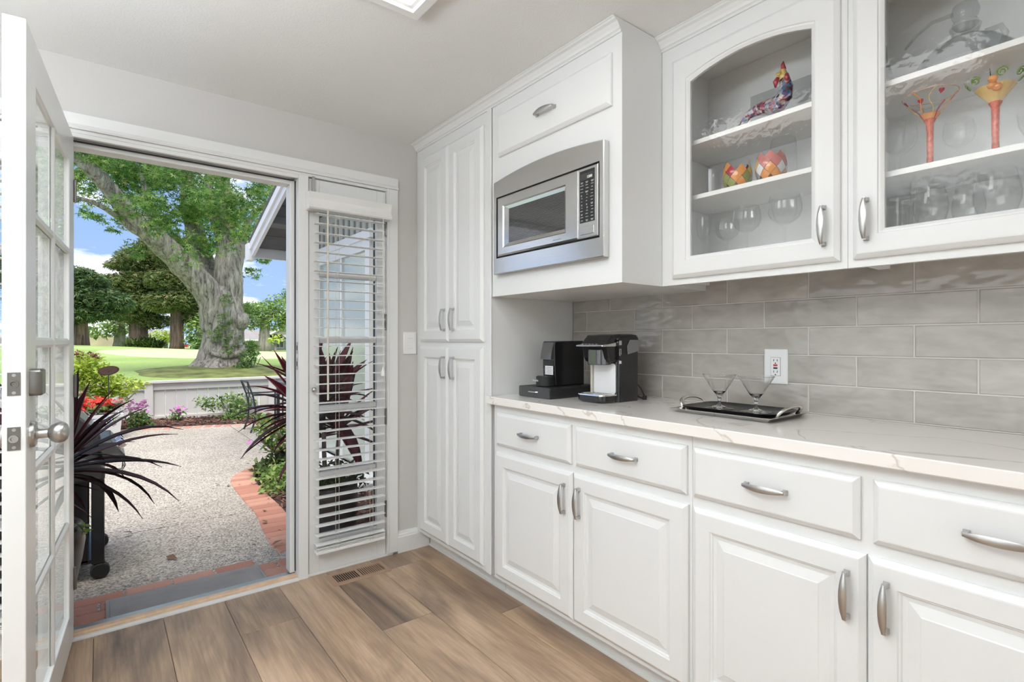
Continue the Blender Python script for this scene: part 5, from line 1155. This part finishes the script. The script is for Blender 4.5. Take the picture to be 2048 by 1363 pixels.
def roofprism(name, m_, x0, x1, y0, y1, o0, o1):
    b = B(); b.loops([[(x, y0, rz_(y0) + o0), (x, y1, rz_(y1) + o0), (x, y1, rz_(y1) + o1), (x, y0, rz_(y0) + o1)] for x in (x0, x1)]); return b.build(name, m_, wing)
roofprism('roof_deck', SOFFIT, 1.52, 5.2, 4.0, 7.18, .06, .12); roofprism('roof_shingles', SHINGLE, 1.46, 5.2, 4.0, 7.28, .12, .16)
roofprism('rake_board', WHITEOUT, 1.49, 1.525, 4.0, 7.22, -.05, .115); roofprism('rake_trim', WHITEOUT, 1.465, 1.49, 4.0, 7.24, .03, .12)
mk('eave_fascia', WHITEOUT, wing, (1.525, 5.2, 7.19, 7.23, rz_(7.2) - .06, rz_(7.2) + .1)); mk('eave_return', WHITEOUT, wing, (1.45, 1.53, 7.18, 7.36, rz_(7.3) - .06, rz_(7.3) + .15))
for k in range(9):
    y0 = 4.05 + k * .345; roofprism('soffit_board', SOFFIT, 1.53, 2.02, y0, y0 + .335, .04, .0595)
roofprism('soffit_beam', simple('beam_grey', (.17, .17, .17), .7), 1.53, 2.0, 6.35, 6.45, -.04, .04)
mk('porch_eave', WHITEOUT, None, (-4, 1.9, 2.87, 3.12, 2.45, 2.6), kind='structure')
# ------------------------------------------------------------------ plants, pots, grill, furniture
def blade(base, direc, length, width, bend, curl=0, n=7):
    """one long strap leaf, folded along its midrib"""
    d = Vector(direc).normalized(); side = d.cross(Vector((0, 0, 1)))
    if side.length < .05: side = Vector((1, 0, 0))
    side.normalize(); p = Vector(base); L_ = []; st = length / n; up = Vector((0, 0, 1))
    for i in range(n + 1):
        s_ = i / n; w_ = width * (math.sin(PI * min(1, s_ * .9 + .1)) ** .8) * (1 - .15 * s_) if s_ < 1 else .0006
        nn = side.cross(d).normalized()
        L_.append([tuple(p - side * w_ / 2 + nn * w_ * .16), tuple(p - nn * .0012), tuple(p + side * w_ / 2 + nn * w_ * .16), tuple(p + nn * .0012)])
        d = (d + Vector((0, 0, -1)) * bend * st * (1 + 2 * s_) + side * curl * st).normalized(); p = p + d * st
    return L_
def cordyline(name, label, cx, cy, z0, crowns, matp, seed, wide=1.0):
    t = thing(name, label, 'plant', (cx, cy, z0)); rn = random.Random(seed)
    for (x, y, z, n, lmin, lmax, els) in crowns:
        q = B(); q.tube([(cx + (x - cx) * .4, cy + (y - cy) * .4, z0), (cx + (x - cx) * .8, cy + (y - cy) * .8, (z0 + z) / 2), (x, y, z + .05)], [.016, .014, .012], 8, wob=.1); q.build('stem', simple('cordyline_stem', (.16, .12, .10), .7) if 'cordyline_stem' not in MATS else MATS['cordyline_stem'], t)
        for i in range(n):
            az = i * 2.39996 + rn.uniform(-.3, .3); f_ = i / max(1, n - 1); el = els[0] + (els[1] - els[0]) * f_ + rn.uniform(-.12, .12)
            d = (math.cos(az) * math.cos(el), math.sin(az) * math.cos(el), math.sin(el)); ln = rn.uniform(lmin, lmax)
            bl_ = blade((x + d[0] * .015, y + d[1] * .015, z + .10 * f_), d, ln, ln * rn.uniform(.11, .15) * wide, rn.uniform(.3, 1.7) * (1.25 - f_), rn.uniform(-.3, .3))
            if min(p_[1] for l_ in bl_ for p_ in l_) < 2.90 or max(p_[0] for l_ in bl_ for p_ in l_) > 1.6: continue
            q = B(); q.loops(bl_); q.build('leaf', matp, t, smooth=True)
    return t
def pot(name, label, cx, cy, prof):
    t = thing(name, label, 'pot', (cx, cy, GZ)); top = prof[-1]
    b = B(); b.lathe(prof + [(top[0] - .022, top[1] + .004), (top[0] - .03, top[1] - .03), (top[0] - .035, top[1] - .08)], (cx, cy, GZ), 40, cap1=True); b.build('bowl', GLAZE, t, smooth=True, autosmooth=60)
    b = B(); b.lathe([(.0005, top[1] - .05), (top[0] - .034, top[1] - .055), (top[0] - .036, top[1] - .07)], (cx, cy, GZ), 24, cap0=False); b.build('soil', SOIL, t); return t
pot('glazed_pot', 'tall brown glazed pot beside the open door, before the grill', -.285, 3.10, [(.14, 0), (.16, .04), (.195, .18), (.222, .32), (.232, .40), (.228, .46), (.22, .475)])
cordyline('cordyline_plant', 'spiky near-black cordyline in the pot before the grill', -.285, 3.10, .33, [(-.13, 3.06, .60, 62, .30, .50, (-.35, 1.35)), (-.33, 3.16, .55, 26, .3, .5, (-.2, 1.3))], CORDY, 3)
b = thing('pot_succulent', 'small green trailing succulent on the soil of the pot before the grill', 'plant', (-.13, 3.06, .32)); leaf_cloud('foliage', JADE, b, ball_points((-.14, 3.05, .36), (.09, .08, .05), 60, rng, .2), .05, 'oval', .6, 51)
pot('glazed_pot', 'dark glazed pot standing outside the narrow blind-covered window', 1.105, 3.27, [(.12, 0), (.14, .03), (.175, .18), (.185, .30), (.182, .40), (.178, .42)])
cordyline('cordyline_plant', 'dark red cordyline rising in the pot outside the narrow window', 1.105, 3.27, .28, [(.955, 3.24, .74, 40, .30, .44, (-.4, 1.4)), (1.08, 3.26, .74, 36, .32, .48, (-.4, 1.45)), (1.2, 3.32, .60, 20, .3, .5, (-.2, 1.4))], CORDYR, 9, wide=1.35)
b = thing('pot_groundcover', 'leafy dark green plant around the red cordyline stems', 'plant', (1.1, 3.27, .3)); leaf_cloud('foliage', DKGREEN, b, np.concatenate([ball_points((1.1, 3.25, .37), (.19, .17, .09), 420, rng, .2), ball_points((1.22, 3.2, .33), (.12, .1, .1), 160, rng, .2)]), .045, 'oval', .6, 52)
def bush(name, label, c, r, n, m_, size, seed, shape='oval', stems=4, flowers=None, zbase=GZ, cat='shrub'):
    t = thing(name, label, cat, (c[0], c[1], zbase)); rg = np.random.default_rng(seed); pp = []
    for k in range(7):
        off = rg.normal(0, .42, 3) * np.array(r); pp.append(ball_points(np.array(c) + off, np.array(r) * .55, n // 7, rg, .3))
    leaf_cloud('foliage', m_, t, np.concatenate(pp), size, shape, .6, seed)
    for k in range(stems):
        a = 2 * PI * k / stems; q = B(); q.tube([(c[0], c[1], zbase - .02), (c[0] + r[0] * .5 * math.cos(a), c[1] + r[1] * .5 * math.sin(a), c[2])], [max(.006, r[0] * .03), .004], 6); q.build('stem', PALEBARK, t)
    if flowers:
        fm, nf, fs, zf = flowers; q = rg.normal(0, .45, (nf, 3)) * np.array(r) + np.array(c) + np.array((0, 0, zf)); leaf_cloud('blossoms', fm, t, q, fs, 'flower', .5, seed + 1)
    return t
bush('shrub', 'small open green shrub in front of the low fence boards', (1.80, 9.95, .13), (.36, .25, .22), 700, GREEN, .07, 61)
bush('ground_plant', 'low green ground plant at the foot of the open shrub', (1.83, 9.60, -.04), (.22, .16, .08), 260, GREEN, .07, 62, cat='plant')
bush('geranium', 'pink-flowering green plant next to the white planter box', (.42, 9.75, .04), (.22, .18, .14), 420, GREEN, .07, 63, flowers=(PINKFL, 40, .07, .16), cat='flower')
bush('geranium', 'small pink flower alone in the mulch under the fence', (1.0, 10.1, -.01), (.13, .1, .08), 120, GREEN, .06, 64, flowers=(PINKFL, 26, .06, .08), cat='flower')
bush('groundcover', 'bright green leafy groundcover in the bed behind the brick border', (1.32, 4.95, -.02), (.19, .30, .07), 520, LTGREEN, .06, 65, cat='plant')
bush('groundcover', 'dark green groundcover at the far bend of the brick border', (1.36, 5.55, .0), (.24, .26, .09), 420, DKGREEN, .07, 66, flowers=(PINKFL, 12, .05, .16), cat='plant')
t = bush('jade_plant', 'round-leaved jade plant with thick stems beside the window bed', (1.36, 5.48, .28), (.21, .22, .21), 620, JADE, .06, 67, stems=0)
for (dx, dy, dz) in ((-.18, 0, .35), (.0, .05, .4), (.15, -.05, .35), (-.05, -.1, .42)):
    q = B(); q.tube([(1.52, 5.5, GZ), (1.50 + dx * .4, 5.5 + dy * .5, .06), (1.40 + dx, 5.48 + dy, GZ + dz)], [.04, .032, .015], 8, wob=.2); q.build('branch', PALEBARK, t)
# planter box with flowers and lime bush
t = thing('planter_box', 'square white planter box full of red flowers', 'planter', (-.06, 8.95, GZ))
b = B(); b.loops([[(-.06 + sx * h, 8.95 + sy * h, z) for sx, sy in ((-1, -1), (1, -1), (1, 1), (-1, 1))] for z, h in ((GZ, .25), (GZ + .06, .265), (GZ + .30, .285), (GZ + .30, .30), (GZ + .34, .30), (GZ + .34, .27), (GZ + .28, .265))]); b.build('box', PLANTERW, t)
mk('soil', SOIL, t, (-.31, .19, 8.7, 9.2, GZ + .27, GZ + .29))
bush('red_flowers', 'red flowers with green leaves spilling over the white planter box', (-.08, 8.90, .33), (.27, .25, .09), 420, GREEN, .07, 68, flowers=(REDFL, 190, .085, .04), zbase=.19, cat='flower')
bush('white_flowers', 'few white flowers at the corner of the white planter box', (.19, 8.82, .34), (.07, .06, .09), 40, GREEN, .05, 69, flowers=(WHITEFL, 26, .085, .02), zbase=.19, cat='flower')
lm = thing('lime_shrub', 'bushy yellow-green shrub behind the red flowers', 'shrub', (-.3, 9.4, GZ)); pp = []
for (u, v, r) in ((165, 725, 20), (185, 740, 26), (205, 765, 28), (170, 765, 26), (230, 770, 24), (250, 775, 18), (270, 772, 14), (285, 768, 9), (215, 790, 22), (240, 795, 16), (150, 740, 24), (130, 760, 26), (190, 790, 20), (200, 740, 16)):
    pp.append(ball_points(VP(u, v, 9.45), (r * .0078, .22, r * .0078), int(1.5 * r * r / 4), rng, .2))
leaf_cloud('foliage', LIME, lm, np.concatenate(pp), .075, 'oval', .55, 70)
for k in range(6):
    q = B(); q.tube([(-.3 + .04 * k, 9.4, GZ), (-.45 + .17 * k, 9.42, .45)], [.014, .007], 6); q.build('stem', PALEBARK, lm)
mh = thing('maroon_shrub', 'maroon-leaved plant tops showing above the yellow-green shrub', 'shrub', (-.25, 9.9, GZ)); leaf_cloud('foliage', MAROONFL, mh, np.concatenate([ball_points(VP(u, v, 9.9), (r * .008, .12, r * .006), 14 * r, rng, .2) for u, v, r in ((183, 712, 10), (165, 722, 10), (160, 708, 7), (192, 718, 7))]), .05, 'oval', .6, 71)
q = B(); q.tube([(-.25, 9.9, GZ), VP(175, 718, 9.9)], [.012, .006], 6); q.build('stem', PALEBARK, mh)
t = thing('dish_stake', 'dark round metal garden dish on a thin stake in the yellow-green shrub', 'garden ornament', (.12, 9.0, GZ)); c = VP(217, 741, 9.0)
q = B(); ls = []
ex = Vector((1, 0, .12)).normalized(); ez = Vector((.0, .55, .5))
for r_, o_ in ((.0, -.02), (.07, -.016), (.115, 0), (.118, .004), (.06, -.010)): ls.append([tuple(c + ex * (r_ * math.cos(2 * PI * k / 28)) + ez * (r_ * math.sin(2 * PI * k / 28)) + Vector((0, -o_, o_))) for k in range(28)])
q.loops(ls); q.build('dish', COPPER, t, smooth=True); q = B(); q.tube([(c.x, c.y + .02, GZ), tuple(c)], .006, 6); q.build('stake', IRON, t)
# barbecue grill, its end towards the door
t = thing('gas_grill', 'black gas grill on casters with chrome handle, beyond the brown pot', 'grill', (-.22, 3.94, GZ))
GX0, GX1, GY0, GY1 = -.52, -.0, 3.64, 4.24
mk('cart_end', GRILLB, t, (GX0 + .06, GX1 - .055, GY0 + .02, GY0 + .035, GZ + .10, .44)); mk('cart_back', GRILLB, t, (GX0 + .05, GX0 + .07, GY0 + .03, GY1 - .03, GZ + .10, .44)); mk('cart_door', GRILLB, t, (GX1 - .03, GX1 - .01, GY0 + .06, 3.935, GZ + .12, .42), bevel=.004); mk('cart_door', GRILLB, t, (GX1 - .03, GX1 - .01, 3.945, GY1 - .06, GZ + .12, .42), bevel=.004); mk('cart_floor', GRILLB, t, (GX0 + .05, GX1 - .02, GY0 + .02, GY1 - .02, GZ + .09, GZ + .11)); mk('cart_end', GRILLB, t, (GX0 + .06, GX1 - .055, GY1 - .035, GY1 - .02, GZ + .10, .44))
for k in range(6): mk('louvre', BLACKM, t, (-.25, -.10, GY0 + .014, GY0 + .021, .10 + k * .026, .108 + k * .026))
for x in (GX0 + .03, GX1 - .012):
    for y in (GY0 + .03, GY1 - .03):
        mk('leg_post', GRILLB, t, (x - .028, x + .028, y - .022, y + .022, GZ + .085, .45), bevel=.005)
        q = B(); cz = GZ + .043
        for s_ in (-1, 1): q.loops([[(x + .01 + .043 * math.cos(2 * PI * j / 24) * f_, y + s_ * (.012 + w_), cz + .043 * math.sin(2 * PI * j / 24) * f_) for j in range(24)] for w_, f_ in ((-.010, .9), (-.006, 1), (.006, 1), (.012, .86))])
        w = q.build('caster', BLACKM, t, smooth=True, autosmooth=40)
        q = B(); q.box(x - .016, x + .032, y - .004, y + .004, cz + .02, GZ + .092); q.build('caster_fork', GRILLB, t)
mk('chrome_trim', simple('grill_trim', (.30, .27, .26), .25, .9), t, (GX1 + .0165, GX1 + .0185, GY0 + .01, GY0 + .05, GZ + .09, .445))
q = B(); q.prism_y([(GX0, .44), (GX1 + .02, .44), (GX1 + .02, .50), (GX1 - .01, .545), (GX1 - .09, .575), (GX0 + .1, .575), (GX0, .53)], GY0 - .02, GY0 + .22); q.build('side_burner', GRILLG, t, bevel=.015)
q = B(); q.prism_y([(GX0, .44), (GX1 + .02, .44), (GX1 + .02, .58), (GX0, .58)], GY0 + .22, GY1 - .0); q.build('firebox', GRILLB, t)
q = B(); q.prism_y([(GX1 + .015, .52), (GX1 + .10, .525), (GX1 + .115, .54), (GX1 + .05, .63), (GX1 - .02, .635)], GY0 + .12, GY1); q.build('control_panel', simple('panel_grey', (.16, .16, .16), .25, .8), t, bevel=.006)
for k in range(3):
    y = GY0 + .20 + k * .15; a = Vector((.81, 0, .58)).normalized(); c = Vector((GX1 + .08, y, .586)); q = B(); q.tube([c, c + a * .035], .026, 16); q.build('knob', CHROME, t); 
def tubes(name, m_, pts, r, parent): q = B(); q.tube(pts, r, 8); return q.build(name, m_, parent, smooth=True)
tubes('towel_bar', CHROME, [(GX1 + .02, GY0 + .05, .475), (GX1 + .095, GY0 + .05, .475), (GX1 + .105, GY0 + .05, .50), (GX1 + .10, GY0 + .05, .53), (GX1 + .03, GY0 + .05, .53)], .010, t)
hood = [(GX0 + .02, .58), (GX1 - .005, .58), (GX1 + .003, .65), (GX1 - .03, .70), (GX1 - .10, .775), (GX1 - .20, .84), (GX0 + .16, .85), (GX0 + .06, .80), (GX0 + .02, .70)]
q = B(); q.prism_y(hood, GY0 + .235, GY1 - .02); q.build('hood', simple('hood_grey', (.13, .13, .13), .3, .6), t, bevel=.012)
tubes('lid_handle', CHROME, [(GX1 - .045, GY0 + .29, .70), (GX1 + .045, GY0 + .28, .712), (GX1 + .062, GY0 + .30, .705), (GX1 + .062, GY1 - .09, .705), (GX1 + .045, GY1 - .07, .712), (GX1 - .045, GY1 - .08, .70)], .014, t)
# iron chair and table
t = thing('iron_chair', 'dark wrought-iron patio chair by the low fence', 'chair', (1.95, 8.3, GZ))
c0, c1, d0, d1 = 1.70, 2.10, 8.12, 8.55; sz = .235
def bar(name, pts, r=.011): q = B(); q.tube(pts, r, 6); return q.build(name, IRON, t)
mk('seat', simple('chair_seat', (.10, .12, .16), .5), t, (c0 + .03, c1, d0, d1, sz - .015, sz), bevel=.004)
for y in (d0, d1):
    bar('leg', [(c0 - .03, y, GZ), (c0 + .02, y, .05), (c0 + .035, y, sz)], .013); bar('leg', [(c1, y, GZ), (c1, y, sz + .20)], .012)
    bar('back_post', [(c0 + .035, y, sz), (c0 + .0, y, .42), (c0 - .07, y, .62)], .012); bar('armrest', [(c0 - .005, y, .43), (c1 - .1, y, .425), (c1, y, .43)], .011)
bar('top_rail', [(c0 - .07, d0, .62), (c0 - .07, d1, .62)], .013)
bar('back_bar', [(c0 - .068, d0 + .02, .615), (c0 - .01, (d0 + d1) / 2, .45), (c0 + .03, d1 - .02, .255)], .008); bar('back_bar', [(c0 - .068, d1 - .02, .615), (c0 - .01, (d0 + d1) / 2, .45), (c0 + .03, d0 + .02, .255)], .008)
bar('back_rail', [(c0 + .035, d0, sz), (c0 + .035, d1, sz)], .012)
t = thing('iron_table', 'dark wrought-iron patio table next to the iron chair', 'table', (2.75, 8.6, GZ))
mk('tabletop', simple('table_top', (.08, .09, .10), .4), t, (2.22, 3.1, 8.2, 9.0, .525, .555), bevel=.006)
for x in (2.25, 3.07):
    for y in (8.23, 8.97): mk('leg', IRON, t, (x - .02, x + .02, y - .02, y + .02, GZ, .525))
mk('apron', IRON, t, (2.25, 3.07, 8.225, 8.235, .36, .385), (2.245, 2.255, 8.23, 8.97, .36, .385))
# fallen leaves on the patio and bricks
LFT = [(504, 1092, 'dry leaf curled on the concrete in front of the doormat'), (541, 1096, 'dry leaf on the concrete right beside the curved brick border'), (563, 1090, 'dark curled leaf on the bricks beside the dark pot'), (535, 1050, 'long dry leaf lying across the brick border next to the mulch'), (525, 1023, 'pale dry leaf on the narrow part of the brick border'),
       (460, 970, 'small dry leaf at the bend of the brick border'), (430, 971, 'dry twig-like leaf on the open concrete before the brick bend'), (263, 1069, 'dry leaf on the concrete joint near the grill caster'), (332, 1117, 'scrap of dry leaf in the middle of the shaded concrete'), (490, 916, 'dry leaf lying on the concrete beyond the brick bend')]
rest = []
def gp(u, v):
    tt = u - 1024; dx = FPX * math.sin(TH) + tt * math.cos(TH); dy = FPX * math.cos(TH) - tt * math.sin(TH); k = (1.2 - GZ) / (v - 681.5)
    return (dx * k, dy * k, GZ + .016)
for i, (u, v, lab) in enumerate(LFT):
    o = leaf_cloud('fallen_leaf', LEAFDRY, None, np.array([gp(u, v)]), .055 + .02 * (i % 3), 'oval', .25, 100 + i, kind=None); tag(o, lab, 'leaf', 'dry leaves scattered on the patio')
lt = thing('leaf_litter', 'tiny scraps of dry leaf sprinkled over the patio concrete', 'leaves', gp(380, 1000), kind='stuff')
leaf_cloud('leaf_scraps', LEAFDRY, lt, np.array([gp(u, v) for u, v in zip(np.random.default_rng(4).uniform(260, 560, 70), np.random.default_rng(8).uniform(860, 1110, 70))]), .025, 'long', .3, 130)
# frames added around the side and rear fill lamps, no known windows there
mk('side_fill_frame', TRIM, None, (XL, XL + .03, .10, .18, .30, 2.10), (XL, XL + .03, 2.65, 2.72, .30, 2.10), (XL, XL + .03, .18, 2.65, 2.05, 2.13), (XL, XL + .04, .08, 2.73, .27, .35), kind='structure')
mk('rear_fill_frame', TRIM, None, (-1.68, -1.6, YR, YR + .03, .25, 2.25), (1.2, 1.28, YR, YR + .03, .25, 2.25), (-1.6, 1.2, YR, YR + .03, 2.2, 2.28), (-1.7, 1.3, YR, YR + .04, .22, .30), kind='structure')
